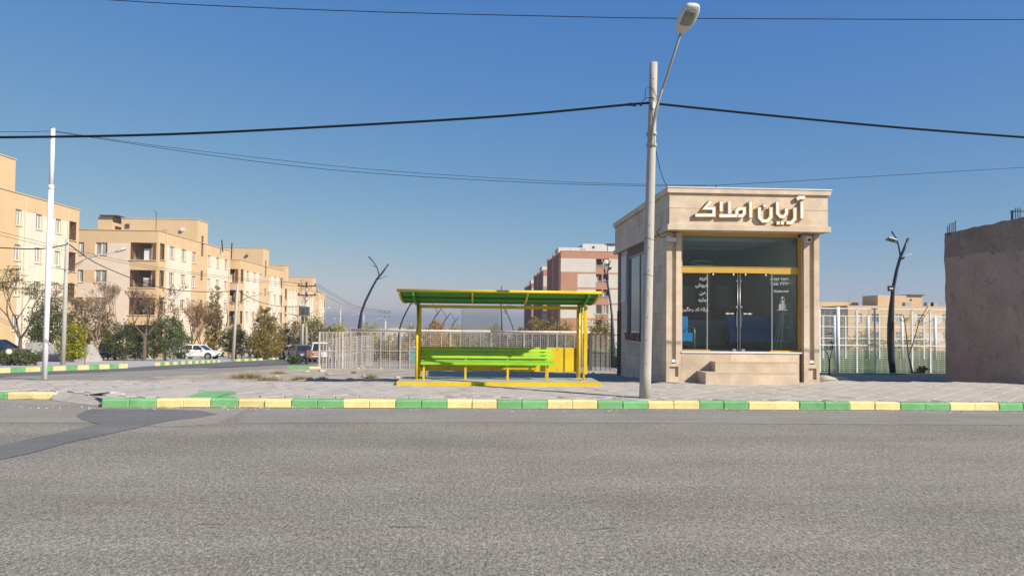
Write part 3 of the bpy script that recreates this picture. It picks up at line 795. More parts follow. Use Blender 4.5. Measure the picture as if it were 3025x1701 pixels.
# plinth under the glass, in stones
px0, px1, pzt = hx(2012.9), hx(2361), hz(1043)
mb = MB(sp0); mb.box((px0 + .01, YF + .03, zB), (px1 - .01, YF + .28, pzt - .002)); pli = mb.build('plinth', M['stone_joint'], shop)
for xa, xb, za, zb_ in ((0, .42, 0, .47), (.42, .75, .47, 1), (0, .42, .47, 1), (.42, 1, 0, .47), (.75, 1, .47, 1)):
    stone(pli, (px0 + (px1 - px0) * xa + .002, YF + .004, zB + (pzt - zB) * za + .001), (px0 + (px1 - px0) * xb - .001, YF + .05, zB + (pzt - zB) * zb_ - .001))
mb = MB(sp0); mb.box((px0, YF - .025, pzt), (hx(2368), YG + .1, pzt + .035)); mb.build('door_sill', M['coping'], shop)
FLZ = pzt + .035
# two steps
def step(xa, xb, yf, z0, z1, cuts):
    mb = MB(sp0); mb.box((xa + .02, yf + .02, z0), (xb - .02, YF + .003, z1 - .022)); st = mb.build('step', M['stone_joint'], shop)
    xs_ = [xa] + [xa + (xb - xa) * c for c in cuts] + [xb]
    for i, (a, b) in enumerate(zip(xs_[:-1], xs_[1:])):
        stone(st, (a + (.001 if i else 0), yf + random.uniform(0, .002), z0), (b, yf + .03, z1 - .02))
        stone(st, (a + (.001 if i else 0), yf - .006, z1 - .02), (b, YF + .002, z1), 'tread')
    stone(st, (xa, yf + .0305, z0), (xa + .02, YF + .002, z1 - .0205), 'stone_panel')
YS1, YS2 = 18.28, 18.64
s1x0 = axx(2085, YS1, 1110); s2x0 = axx(2113, YS2, 1080); s1x1 = axx(2357, YS1, 1110); s2x1 = axx(2357, YS2, 1080)
zs1 = azz(2200, 1101, YS1); zs2 = azz(2200, 1068.5, YS2)
step(s1x0, s1x1, YS1, zB, zs1, (.27,))
step(s2x0, s2x1, YS2, zs1 + .001, zs2, (.62, .78))
# fascia, bands and coping; the left side of it runs to the back
FXL, FXR = axx(1977.5, YA, 620), axx(2445.5, YA, 620)
zl0, zl1, zf1, zj = hz(681.5, YA - .05), hz(665.6, YA - .05), hz(573.5, YA), hz(618.5, YA)
zt0 = hz(572.5, YA - .06)
core = MB(sp0); core.box((FXL + .05, YA + .04, zl0 + .012), (FXR - .05, YB - .04, zTopFa - .02)); fas = core.build('fascia', M['stone_joint'], shop)
nside = 5
for z0, z1 in ((zl1, zj - .004), (zj + .004, zt0)):
    stone(fas, (FXL, YA, z0), (FXR, YA + .05, z1))
    for k in range(nside):
        ya = YA + .051 + (YB - YA - .051) * k / nside; yb = YA + .049 + (YB - YA - .051) * (k + 1) / nside
        stone(fas, (FXL, ya, z0), (FXL + .045, yb, z1)); stone(fas, (FXR - .045, ya, z0), (FXR, yb, z1))
for nm, z0, z1, e in (('lower_band', zl0, zl1 - .001, .055), ('upper_band', zt0 + .001, zTopFa - .025, .06)):
    mb = MB(sp0)
    mb.box((FXL - e, YA - e, z0), (FXR + e, YA + .045, z1)); mb.box((FXL - e, YA + .0455, z0), (FXL + .045, YB + .03, z1)); mb.box((FXR - .045, YA + .0455, z0), (FXR + e, YB + .03, z1))
    mb.build(nm, M['stone'], fas)
mb = MB(sp0); mb.box((FXL - .08, YA - .08, zTopFa - .0245), (FXR + .08, YB + .05, zTopFa)); mb.build('coping', M['coping'], shop)
mb = MB(sp0); mb.box((FXL + .06, YA + .055, zl0 + .004), (FXR - .06, YB - .05, zl0 + .011)); mb.build('soffit', M['stone'], shop)
for px in (2150, 2252):
    mb = MB(sp0); cx = axx(px, 18.85, 688); mb.tube([(cx, 18.82, zl0 + .003), (cx, 18.82, zl0 - .012)], .055, 16); mb.build('downlight', M['appliance'], shop, True)
# side wall with stone courses and a window
SX = XL0 + .02
wy0, wy1, wz0, wz1 = 20.85, 24.1, 1.10, 3.78
mb = MB(sp0)
mb.box((SX + .03, YF + .41, zB - .6), (SX + .2, wy0, zl0)); mb.box((SX + .03, wy1, zB - .6), (SX + .2, YB - .1, zl0)); mb.box((SX + .03, wy0, zB - .6), (SX + .2, wy1, wz0)); mb.box((SX + .03, wy0, wz1), (SX + .2, wy1, zl0))
sw = mb.build('side_wall', M['stone_joint'], shop)
courses = [zB - .3]
while courses[-1] < zl0 - .2: courses.append(courses[-1] + .425)
courses[-1] = zl0
for ci, (c0, c1) in enumerate(zip(courses[:-1], courses[1:])):
    off = .7 if ci % 2 else 0
    edges = [YF + .405] + [y for y in (20.2 - off * .3, 21.6 - off, 23.0 - off, 24.4 - off * .2) if YF + .5 < y < 24.9] + [25.0]
    for a, b in zip(edges[:-1], edges[1:]):
        segs = [(a, b)]
        if c1 > wz0 + .01 and c0 < wz1 - .01:
            segs = [(s, min(e, wy0)) for s, e in segs if s < wy0] + [(max(s, wy1), e) for s, e in segs if e > wy1]
        for s, e in segs:
            if e - s > .05:
                zz0, zz1 = c0, c1
                if s < wy1 and e > wy0:
                    if c0 < wz0 < c1: zz1 = wz0
                stone(sw, (SX, s + .003, zz0 + .003), (SX + .04, e - .003, zz1 - .003))
mb = MB(sp0); mb.box((SX - .15, wy0 - .05, wz0 - .05), (SX + .15, wy1 + .05, wz0)); mb.build('side_sill', M['stone'], shop)
mb = MB(sp0)
for a, b in (((SX + .05, wy0, wz0), (SX + .11, wy0 + .06, wz1)), ((SX + .05, wy1 - .06, wz0), (SX + .11, wy1, wz1)), ((SX + .05, wy0 + .061, wz1 - .06), (SX + .11, wy1 - .061, wz1)), ((SX + .05, (wy0 + wy1) / 2 - .03, wz0), (SX + .11, (wy0 + wy1) / 2 + .03, wz1 - .0605))): mb.box(a, b)
swf = mb.build('side_window', M['fence_grey'], shop)
for a, b in ((wy0 + .06, (wy0 + wy1) / 2 - .03), ((wy0 + wy1) / 2 + .03, wy1 - .06)):
    mb = MB(sp0); mb.box((SX + .075, a, wz0), (SX + .083, b, wz1 - .06)); mb.build('pane', M['pane_dark'], swf)
mb = MB(sp0); mb.box((SX - .012, 24.25, 2.42), (SX - .001, 25.0, 3.86)); mb.build('frosted_panel', M['poster'], shop)
mb = MB(sp0); mb.box((SX - .016, 24.2, 2.37), (SX - .013, 24.25, 3.9)); mb.box((SX - .016, 24.2, 2.34), (SX - .0005, 25.05, 2.41)); mb.build('panel_frame', M['frame_white'], shop)
# recessed back door and its louvred gate
mb = MB(sp0); mb.box((SX + .25, 25.02, -.35), (SX + .3, YB - .05, zl0)); mb.build('back_recess', M['frame_brown'], shop)
gt = MB(sp0); gt.box((SX + .02, 25.05, -.3), (SX + .08, 25.12, 2.05)); gt.box((SX + .02, YB - .12, -.3), (SX + .08, YB - .05, 2.05)); gate = gt.build('side_gate', M['black_metal'], shop)
z = -.2
while z < 2.0:
    mb = MB(sp0); mb.box((SX + .03, 25.121, z), (SX + .07, YB - .121, z + .055)); mb.build('slat', M['rust_white'], gate); z += .115
mb = MB(sp0); mb.box((SX - .002, 21.3, .42), (SX + .0, 21.9, .62)); mb.box((SX - .004, 21.28, .40), (SX - .0025, 21.92, .42)); mb.build('vent', M['dark'], shop)
# rear and right walls, roof deck, ceiling
mb = MB(sp0); mb.box((XR0 - .2, YF + .41, zB - .6), (XR0 - .02, YB - .1, zl0)); mb.build('side_wall', M['stone'], shop)
mb = MB(sp0); mb.box((SX + .21, YB - .25, zB - .6), (XR0 - .21, YB - .1, zl0)); mb.build('rear_wall', M['stone'], shop)
IX0, IX1, IY0, IY1, IZ0, IZ1 = SX + .2, XR0 - .2, YG + .02, YB - .25, FLZ, zl0
mb = MB(sp0); mb.box((IX0, YG - .1, IZ0 - .3), (IX1, IY1, IZ0 - .003)); mb.build('floor_slab', M['interior_floor'], shop)
mb = MB(sp0); mb.box((IX0 + .001, YG + .12, IZ1 - .03), (IX1 - .001, IY1 - .001, IZ1)); mb.build('ceiling_panel', M['interior_wall'], shop)
mb = MB(sp0); mb.box((IX0 + .5, 20.2, IZ1 - .09), (IX1 - .5, 22.0, IZ1 - .031)); mb.box((IX0 + .5, 22.6, IZ1 - .09), (IX1 - .5, 24.6, IZ1 - .031)); mb.build('ceiling_tray', M['desk'], shop)
mb = MB(sp0); mb.box((IX1 - .02, YG + .1, IZ0), (IX1 - .001, IY1, IZ1 - .031)); mb.box((IX0 + .001, wy1, IZ0), (IX0 + .02, IY1, IZ1 - .031)); mb.box((IX0 + .001, YG + .1, IZ0), (IX0 + .02, wy0, IZ1 - .031)); mb.build('inner_lining', M['interior_wall'], shop)
mb = MB(sp0); mb.box((IX0 + .02, IY1 - .03, IZ0), (IX1 - .02, IY1 - .001, IZ1 - .031)); mb.build('inner_rear_lining', M['interior_dark'], shop)
# glazing: transom, frames, panes, doors
zt_a, zt_b, zg_t = hz(807, YG), hz(788.5, YG), hz(702, YG)
gxl, gxr = axx(2015, YG, 900), axx(2355.5, YG, 900)
mb = MB(sp0); mb.box((gxl - .05, YG - .04, zt_a), (gxr + .08, YG + .06, zt_b - .012)); mb.box((gxl - .05, YG - .055, zt_b - .012), (gxr + .08, YG + .06, zt_b)); mb.build('transom', M['gold'], shop)
mb = MB(sp0); mb.box((gxr, YG - .05, FLZ), (gxr + .09, YG + .05, zt_a - .0005)); mb.box((gxr, YG - .05, zt_b + .0005), (gxr + .09, YG + .05, zl0)); mb.build('jamb', M['gold'], shop)
mb = MB(sp0); mb.box((gxl - .06, YG - .02, FLZ), (gxl - .002, YG + .05, zt_a - .0005)); mb.box((gxl - .06, YG - .02, zt_b + .0005), (gxl - .002, YG + .05, zl0)); mb.build('jamb', M['stone'], shop)
mb = MB(sp0); mb.box((gxl - .06, YG - .05, zg_t + .03), (gxr + .089, YG + .05, zl0 - .001)); mb.build('head_board', M['gold'], shop)
g = lambda p: axx(p, YG, 900)
zfl = FLZ + .004
mb = MB(sp0); mb.box((gxl, YG - .03, zfl), (g(2097), YG + .04, hz(1033.5, YG))); mb.box((g(2274), YG - .03, zfl), (gxr - .001, YG + .04, hz(1034, YG))); mb.build('bottom_rail', M['gold'], shop)
mb = MB(sp0); mb.box((gxl, YG - .035, hz(808.5, YG)), (g(2097), YG + .04, zt_a - .001)); mb.box((g(2272), YG - .035, hz(809, YG)), (gxr - .001, YG + .04, zt_a - .001)); mb.build('top_rail', M['gold'], shop)
def pane(name, a, b, z0, z1, dy=0.0):
    mb = MB(sp0); mb.box((a, YG + dy, z0), (b, YG + .01 + dy, z1)); return mb.build(name, M['glass'], shop)
pane('transom_pane', gxl, g(2182.6), zt_b + .001, zg_t + .029); pane('transom_pane', g(2183.4), gxr - .001, zt_b + .001, zg_t + .029)
pane('fixed_pane', gxl, g(2097), hz(1033.4, YG), hz(808.6, YG)); pane('fixed_pane', g(2274), gxr - .001, hz(1034, YG), hz(809, YG))
dl = pane('door', g(2085), g(2180), zfl + .01, hz(809, YG), .03); dr = pane('door', g(2184), g(2285), zfl + .01, hz(809, YG), .03)
for o_, x in ((dl, g(2178.5)), (dr, g(2185.5))):
    MB(sp0).tube([(x, YG - .015, hz(1036, YG)), (x, YG - .015, hz(808, YG))], .0095, 10).build('handle_bar', M['steel'], o_, True)
    mb = MB(sp0); sx_ = -1 if x < g(2182) else 1
    for py in (907, 830): mb.tube([(x + sx_ * .03, YG - .03, hz(py, YG)), (x + sx_ * .03, YG + .03, hz(py, YG))], .026 if py > 900 else .016, 14)
    mb.cbox((x + sx_ * .085, YG + .01, hz(1034.5, YG)), (.10, .06, .07), ch=.01)
    for k in range(1): mb.box((x + sx_ * (.025 + .045 * k) - .006, YG - .02, hz(965, YG)), (x + sx_ * (.025 + .045 * k) + .006, YG - .008, hz(921, YG)))
    mb.build('door_fitting', M['steel'], o_)
    # arrow decal
    zc = hz(926.5, YG); mb = MB(sp0); d = sx_
    P = lambda u, v: (x + d * u, YG - .003, zc + v)
    mb.add([P(.10, -.022), P(.10, .022), P(.24, .008), P(.24, -.008)], [(0, 1, 2, 3)]); mb.add([P(.24, -.034), P(.24, .034), P(.34, 0)], [(0, 1, 2)])
    mb.build('arrow_decal', M['decal'], o_)
for px in (2089, 2280):
    mb = MB(sp0); mb.box((g(px) - .006, YG - .012, hz(1033, YG)), (g(px) + .006, YG - .001, hz(810, YG))); mb.build('glass_edge', M['desk'], shop)
for px in (2105.5, 2165.5, 2201, 2261):
    mb = MB(sp0); mb.sph((g(px), YG - .02, hz(811.5, YG)), (.022, .022, .032), 10, 6); mb.build('hanger', M['sign_white'], shop, True)

# sign letters: gold bodies with white faces standing off the fascia
U = 7.245
def sgn(u, v, Y): return at(2000 + u / U, 540 + v / U, Y)
def ribbon_poly(pts, w, closed=False):
    n = len(pts); out = []
    for i in range(n):
        p = Vector(pts[i]); a = Vector(pts[i - 1]) if (i > 0 or closed) else None; b = Vector(pts[(i + 1) % n]) if (i < n - 1 or closed) else None
        d1 = (p - a).normalized() if a is not None else None; d2 = (b - p).normalized() if b is not None else None
        d1 = d1 or d2; d2 = d2 or d1
        n1 = Vector((-d1.y, d1.x)); n2 = Vector((-d2.y, d2.x)); m_ = (n1 + n2)
        m_ = m_.normalized() if m_.length > 1e-4 else n1
        k = min(2.0, 1 / max(.35, m_.dot(n1)))
        out.append((p + m_ * w / 2 * k, p - m_ * w / 2 * k))
    return out
sgroot = bpy.data.objects.new('sign_lettering', None)
letters = {
 'a': [([(738, 388), (597, 546), (788, 546), (788, 695), (386, 695)], 0)],
 'b': [([(945, 388), (945, 618)], 0), ([(1128, 388), (1128, 668)], 0), ([(898, 706), (1292, 706)], 0), ([(1276, 690), (1278, 598), (1330, 552), (1440, 552), (1440, 655), (1392, 708), (1300, 708)], 0)],
 'c': [([(1578, 392), (1578, 752)], 0)],
 'd': [([(1765, 520), (1765, 745), (1835, 818), (1935, 818), (2008, 740), (2012, 522)], 0), ([(1842, 492), (1918, 492)], 0)],
 'e': [([(2152, 400), (2152, 655), (2215, 725), (2290, 725), (2342, 655), (2342, 540)], 0), ([(2126, 862), (2204, 862)], 0), ([(2216, 862), (2292, 862)], 0)],
 'f': [([(2522, 532), (2522, 770), (2452, 856), (2335, 856)], 0)],
 'g': [([(2676, 402), (2676, 772)], 0), ([(2560, 350), (2622, 318), (2745, 318)], 0)]}
YL = YA
for k_, strokes in letters.items():
    let = None
    for pts, cl in strokes:
        for part_, w, y0, y1, mt, nm in ((0, 86, YL - .085, YL - .025, M['gold'], 'letter'), (1, 58, YL - .092, YL - .0855, M['sign_white'], 'letter_face')):
            q = pts
            if part_ == 1:
                q = [Vector(p) for p in pts]; q[0] = q[0] + (q[1] - q[0]).normalized() * 8; q[-1] = q[-1] + (q[-2] - q[-1]).normalized() * 8
            rb = ribbon_poly(q, w, cl)
            jit = random.uniform(0, .002)
            mb = MB(sp0); n_ = len(rb)
            f_ = [sgn(a.x, a.y, y0 - jit) for a, b in rb] + [sgn(b.x, b.y, y0 - jit) for a, b in rb]
            bk = [p + Vector((0, y1 - y0, 0)) for p in f_]
            vs = f_ + bk; N2 = 2 * n_; fs = []
            for i in range(n_ - 1):
                fs += [(i, n_ + i, n_ + i + 1, i + 1), (N2 + i, N2 + i + 1, N2 + n_ + i + 1, N2 + n_ + i), (i, i + 1, N2 + i + 1, N2 + i), (n_ + i, N2 + n_ + i, N2 + n_ + i + 1, n_ + i + 1)]
            fs += [(0, N2, N2 + n_, n_), (n_ - 1, 2 * n_ - 1, N2 + 2 * n_ - 1, N2 + n_ - 1)]
            mb.add(vs, fs)
            if part_ == 0:
                let = mb.build('letter', mt, shop)
            else: mb.build('letter_face', mt, let)
    # two pins hold each letter to the wall
    p0 = strokes[0][0][0]; mb = MB(sp0)
    for (u, v) in (strokes[0][0][0], strokes[0][0][-1]):
        c = sgn(u, v, YL); mb.tube([(c.x, YL - .03, c.z), (c.x, YL + .005, c.z)], .008, 6)
    mb.build('letter_pin', M['steel'], let)

# lettering on the panes
def text(s, x_right=None, x_left=None, zc=0, h=.08, Y=YG - .004, name='lettering', stretch=1.0):
    cu = bpy.data.curves.new(name, 'FONT'); cu.body = s; cu.size = h; cu.align_x = 'RIGHT' if x_right is not None else 'LEFT'; cu.align_y = 'CENTER'
    cu.resolution_u = 3; cu.extrude = 0.0006; cu.offset = h * .012; cu.materials.append(M['decal'])
    tmp = bpy.data.objects.new(name, cu); COL.objects.link(tmp); dg_ = bpy.context.evaluated_depsgraph_get(); dg_.update()
    me_ = bpy.data.meshes.new_from_object(tmp.evaluated_get(dg_)); bpy.data.objects.remove(tmp)
    if not me_.materials: me_.materials.append(M['decal'])
    o = bpy.data.objects.new(name, me_); COL.objects.link(o); o.parent = shop
    o.location = Vector((x_right if x_right is not None else x_left, Y, zc)) - sp0; o.rotation_euler = (RAD(90), 0, 0); o.scale = (stretch, 1, 1)
    return o
xr = g(2091.5)
for s, py, h in (('\uFEAA\uFBFE\uFEAE\uFEA7', 823, .135), ('\uFEB5\uFEED\uFEAE\uFED3', 843.5, .135), ('\uFEE6\uFEEB\uFEAD', 866, .135), ('\uFEE9\uFEAD\uFE8E\uFE9F\uFE8D', 887, .135), ('\uFBFC\uFEAE\uFBFF\uFB95\uFEEB\uFEAD \uFEAA\uFB90 \uFEEA\uFE8B\uFE8D\uFEAD\uFE8D', 915.5, .125)):
    text(s, x_right=xr, zc=hz(py, YG), h=h)
text('\u06F0\u06F9\u06F1\u06F3 \u06F4\u06F1\u06F3\u06F9\u06F7\u06F2\u06F5', x_left=g(2282), zc=hz(824.5, YG), h=.115)
text('\u06F5\u06F5 \u06F3\u06F2\u06F2\u06F7\u06F9\u06F7', x_left=g(2284), zc=hz(837, YG), h=.115, stretch=1.12)
text('Aryan.melk', x_left=g(2285), zc=hz(858.5, YG), h=.095)
mb = MB(sp0)
def dq(*pts): mb.add([at(2250 + u / U, 740 + v / U, YG - .004) for u, v in pts], [tuple(range(len(pts)))])
dq((370, 1155), (425, 1130), (425, 1260), (370, 1260)); dq((432, 1060), (470, 1060), (470, 1255), (432, 1255)); dq((395, 1085), (425, 1065), (425, 1080), (402, 1095), (402, 1125), (395, 1125))
dq((422, 1000), (438, 978), (455, 985), (452, 1030), (425, 1045)); dq((455, 985), (492, 1020), (492, 1120), (484, 1120), (484, 1028), (453, 998))
for k in range(4): dq((478, 1140 + 27 * k), (520, 1160 + 27 * k), (520, 1174 + 27 * k), (478, 1154 + 27 * k))
dq((310, 1285), (380, 1262), (520, 1262), (570, 1282), (440, 1276))
dq((190, 590), (208, 590), (208, 625), (190, 625)); dq((195, 690), (203, 684), (206, 715), (218, 725), (210, 732), (196, 718))
dq((205, 838), (222, 838), (222, 862), (205, 862))
mb.build('pane_logo', M['logo'], shop)

# security cameras under the soffit
def seccam(px, py, side, label):
    c = at(px, py, YF - .1); r_ = thing('security_camera', label, 'camera', (c.x, YF - .02, c.z + .08))
    o_ = r_.location
    mb = MB(o_); mb.box((c.x - .06, YF - .05, c.z + .02), (c.x + .06, YF - .002, c.z + .1)); mb.build('bracket', M['appliance'], r_)
    if side:
        mb = MB(o_); mb.obox((c.x + .05, YF - .12, c.z - .01), (.12, -.03, -.01), (.012, .04, 0), (0.01, 0, .045)); mb.build('housing', M['appliance'], r_)
        mb = MB(o_); mb.obox((c.x + .172, YF - .15, c.z - .02), (.006, -.0015, 0), (.008, .03, 0), (0, 0, .034)); mb.build('lens', M['dark'], r_)
    else:
        mb = MB(o_); mb.box((c.x - .07, YF - .22, c.z - .065), (c.x + .07, YF - .051, c.z + .06)); mb.build('housing', M['appliance'], r_)
        mb = MB(o_); mb.tube([(c.x + .005, YF - .245, c.z - .02), (c.x + .005, YF - .221, c.z - .02)], .034, 14); mb.build('lens', M['dark'], r_, True)
seccam(1978, 707, True, 'white security camera above the grooved pilaster beside the concrete pole')
seccam(2384, 708, False, 'white boxy security camera above the pilaster at the open field side')
cc = thing('cable_loop', 'black cable looping from the fascia to the security camera', 'cable', at(1945, 690, YF + .2))
pts = [at(1947, 675, YF + .3), at(1941, 684, YF + .25), at(1944, 695, YF + .2), at(1953, 702, YF + .1), at(1966, 698, YF - .03), at(1976, 697, YF - .03)]
pts[0].x = FXL - .06
MB(cc.location).tube(pts, .011, 6).build('cable', M['wire'], cc, True)

# ---- inside the shop
def chair_in(px, Y, label, flip=1):
    c = Vector((axx(px, Y, 1000), Y, FLZ)); r_ = thing('tub_chair', label, 'chair', c)
    mb = MB(c); mb.cbox((c.x, c.y, c.z + .36), (.56, .56, .22), ch=.04); mb.build('seat', M['blue'], r_)
    mb = MB(c); mb.cbox((c.x, c.y + .27, c.z + .66), (.54, .13, .5), ch=.04); mb.build('backrest', M['blue'], r_)
    for s in (-1, 1):
        mb = MB(c); x = c.x + s * .31
        mb.tube([(x, c.y - .26, c.z), (x, c.y - .26, c.z + .50), (x, c.y - .2, c.z + .6), (x, c.y, c.z + .64), (x, c.y + .26, c.z + .62), (x, c.y + .26, c.z)], .017, 8); mb.build('arm_frame', M['steel'], r_, True)
chair_in(2010, 19.75, 'blue tub chair behind the left pane of the shop front')
c = Vector((axx(2228, 21.35, 1000), 21.35, FLZ)); so_ = thing('sofa', 'long blue sofa with steel arm loops behind the shop doors', 'sofa', c)
MB(c).cbox((c.x, c.y, c.z + .33), (1.5, .7, .26), ch=.05).build('seat', M['blue'], so_)
MB(c).cbox((c.x, c.y + .32, c.z + .68), (1.5, .16, .56), ch=.05).build('backrest', M['blue'], so_)
for s in (-1, 1):
    x = c.x + s * .78; MB(c).tube([(x, c.y - .3, c.z), (x, c.y - .3, c.z + .5), (x, c.y - .2, c.z + .6), (x, c.y + .3, c.z + .6), (x, c.y + .3, c.z)], .018, 8).build('arm_frame', M['steel'], so_, True)
c = Vector((axx(2075, 23.4, 1000), 23.4, FLZ)); dk = thing('desk', 'white reception desk deep inside the shop', 'desk', c)
mb = MB(c); mb.box((c.x - .9, c.y - .3, c.z + .02), (c.x + .65, c.y - .26, c.z + .78)); mb.build('front_board', M['desk'], dk)
mb = MB(c); mb.box((c.x - .95, c.y - .34, c.z + .785), (c.x + .7, c.y + .35, c.z + .82)); mb.build('desk_top', M['desk'], dk)
for s in (-.85, .6): mb = MB(c); mb.box((c.x + s, c.y - .255, c.z), (c.x + s + .05, c.y + .3, c.z + .784)); mb.build('leg', M['interior_dark'], dk)
c = Vector((axx(2122, 25.0, 900), 25.2, FLZ)); cb = thing('cabinet', 'tall grey cabinet with shelves against the shop rear wall', 'cabinet', c)
mb = MB(c); mb.box((c.x - 1.4, c.y, c.z), (c.x + .7, c.y + .38, c.z + .9)); mb.build('base_unit', M['interior_dark'], cb)
for k, (a, b) in enumerate(((-1.4, -.75), (-.73, -.05), (.0, .68))): mb = MB(c); mb.box((c.x + a, c.y + .05, c.z + 1.3), (c.x + b, c.y + .38, c.z + 2.0)); mb.build('wall_unit', M['desk'] if k != 1 else M['interior_dark'], cb)
c = Vector((axx(2313, 19.9, 1000), 19.9, FLZ)); ld = thing('display_ladder', 'white wooden step ladder stand behind the right pane of the shop front', 'ladder', c)
for s in (-1, 1):
    mb = MB(c); mb.bar((c.x + .12 + s * .23, c.y - .1, c.z), (c.x + .1 + s * .05, c.y + .02, c.z + 1.35), .045, .03); mb.build('front_rail', M['desk'], ld)
    mb = MB(c); mb.bar((c.x - .22 + s * .02, c.y + .1 + s * .15, c.z), (c.x + .07, c.y + .05 + s * .04, c.z + 1.3), .035, .025); mb.build('rear_rail', M['desk'], ld)
for z in (.25, .62, 1.0): mb = MB(c); mb.box((c.x - .22 + z * .14, c.y - .12, c.z + z), (c.x + .30 - z * .12, c.y + .12, c.z + z + .03)); mb.build('tread', M['desk'], ld)
c = Vector((IX1 - .12, 21.6, IZ1 - 1.0)); ac = tag(MB(c).cbox((c.x, c.y, c.z), (.2, .85, .28), ch=.03).build('air_conditioner', M['desk']), 'white wall air conditioner high inside the shop', 'air conditioner'); ac.location = c
c = Vector((IX1 - .1, 20.2, FLZ + .55)); hp = tag(MB(c).cbox((c.x, c.y, c.z), (.14, .35, .6), ch=.02).build('wall_heater', M['desk']), 'white wall heater beside the ladder inside the shop', 'heater'); hp.location = c
c = Vector((axx(2075, 21.3, 765), 21.3, IZ1 - .62)); pe = thing('ring_pendant', 'thin pale ring pendant lamp hanging inside the shop', 'pendant lamp', c)
MB(c).tube([(c.x + .3 * math.cos(a), c.y + .3 * math.sin(a), c.z + .09 * math.sin(a)) for a in [i * 2 * math.pi / 24 for i in range(25)]], .013, 6).build('ring', M['sign_white'], pe, True)
MB(c).tube([(c.x, c.y + .3, c.z + .09), (c.x, c.y, IZ1 - .095)], .004, 5).build('cord', M['wire'], pe)
# maroon planters in the side window
for k in range(4):
    c = Vector((SX - .0, wy0 + .45 + k * .75, wz0 + .002)); lab_ = ('nearest the concrete post', 'second from the concrete post', 'third from the concrete post', 'farthest from the concrete post')[k]; pb = tag(MB(c).loft([[(c.x - .10 - e, c.y - .3 - e, z), (c.x + .03, c.y - .3 - e, z), (c.x + .03, c.y + .3 + e, z), (c.x - .10 - e, c.y + .3 + e, z)] for z, e in ((c.z, 0), (c.z + .2, .03), (c.z + .22, .03))]).build('window_planter', M['maroon']), 'maroon planter box on the shop side sill, ' + lab_, 'planter', 'planter boxes on the side sill'); pb.location = c

# ================================================================== POLES, LAMPS, WIRES
pb_ = Vector((3.468, 14.955, PZ)); pt_ = at(1931, 186, 14.955)
pole = thing('concrete_pole', 'pale concrete lamp post with angled arm standing on the kerb before the shop', 'lamp post', pb_)
def pole_pt(z):
    t = (z - pb_.z) / (pt_.z - pb_.z); return pb_.lerp(pt_, t)
mb = MB(pb_); zs = [pb_.z - .05 + (pt_.z - pb_.z + .05) * i / 12 for i in range(13)]
mb.tube([pole_pt(z) for z in zs], [.116 - .038 * i / 12 for i in range(13)], 24); mb.build('shaft', M['pole_concrete'], pole, True)
for py in (231, 271, 351, 391, 597, 665, 732, 799, 868, 937, 1004, 1074):
    z = azz(1915, py, 14.84); c = pole_pt(z); r_ = .116 - .038 * (z - pb_.z) / (pt_.z - pb_.z)
    dv = Vector((-.14, -.99, 0)); mb = MB(pb_); mb.tube([c + dv * (r_ - .006), c + dv * (r_ + .001)], .011, 8); mb.build('bolt_hole', M['dark'], pole)
for py in (705, 812):
    z = azz(1915, py, 14.84); c = pole_pt(z); r_ = .118 - .038 * (z - pb_.z) / (pt_.z - pb_.z)
    MB(pb_).tube([c + Vector((r_ * math.cos(a), r_ * math.sin(a), .02 * math.sin(a * 2))) for a in [i * math.pi / 8 for i in range(17)]], .004, 5).build('wire_tie', M['wire'], pole)
arm = [at(1922, 428, 14.80), at(1930, 375, 14.78), at(1946, 298, 14.55), at(1966, 236, 14.25), at(2013, 93, 13.42)]
MB(pb_).tube(arm, .024, 10).build('lamp_arm', M['galv'], pole, True)
MB(pb_).tube([at(1922, 392, 14.80), at(1938, 320, 14.60), at(1966, 236, 14.27)], .020, 8).build('arm_brace', M['galv'], pole, True)
for py in (393, 427):
    c = pole_pt(azz(1922, py, 14.85)); mb = MB(pb_); mb.tube([c + Vector((0, 0, -.03)), c + Vector((0, 0, .03))], .108, 20); mb.build('clamp_band', M['galv'], pole, True)
c = pole_pt(azz(1922, 312, 14.85)); mb = MB(pb_); mb.cbox((c.x - .01, c.y - .11, c.z), (.05, .06, .14), ch=.008); mb.build('insulator_bracket', M['appliance'], pole)
# lamp head
h0 = at(2010, 96, 13.44); h1 = at(2049, 14, 12.85)
ax = (h1 - h0).normalized(); side = ax.cross(Vector((0, 0, 1))).normalized(); up = side.cross(ax)
Lh = (h1 - h0).length
mb = MB(pb_); rings = []
for t, w, hgt in ((0, .06, .05), (.06, .11, .07), (.22, .155, .09), (.5, .165, .11), (.8, .16, .10), (.95, .13, .07), (1.0, .10, .04)):
    c = h0 + ax * Lh * t; rings.append([c + side * x * w + up * (y * hgt) for x, y in ((-1, -.25), (-.8, -.5), (.8, -.5), (1, -.25), (1, .2), (.75, .8), (0, 1), (-.75, .8), (-1, .2))])
mb.loft(rings); mb.build('lamp_head', M['lamp_body'], pole, True)
mb = MB(pb_); rings = []
for t, w, hgt in ((.33, .08, .058), (.36, .118, .066), (.6, .125, .072), (.82, .12, .066), (.86, .08, .056)):
    c = h0 + ax * Lh * t; rings.append([c + side * x * w - up * (hgt * y) for x, y in ((-1, .75), (-.6, 1.08), (.6, 1.08), (1, .75), (1, .4), (-1, .4))])
mb.loft(rings); mb.build('lamp_lens', M['lamp_glass'], pole, True)
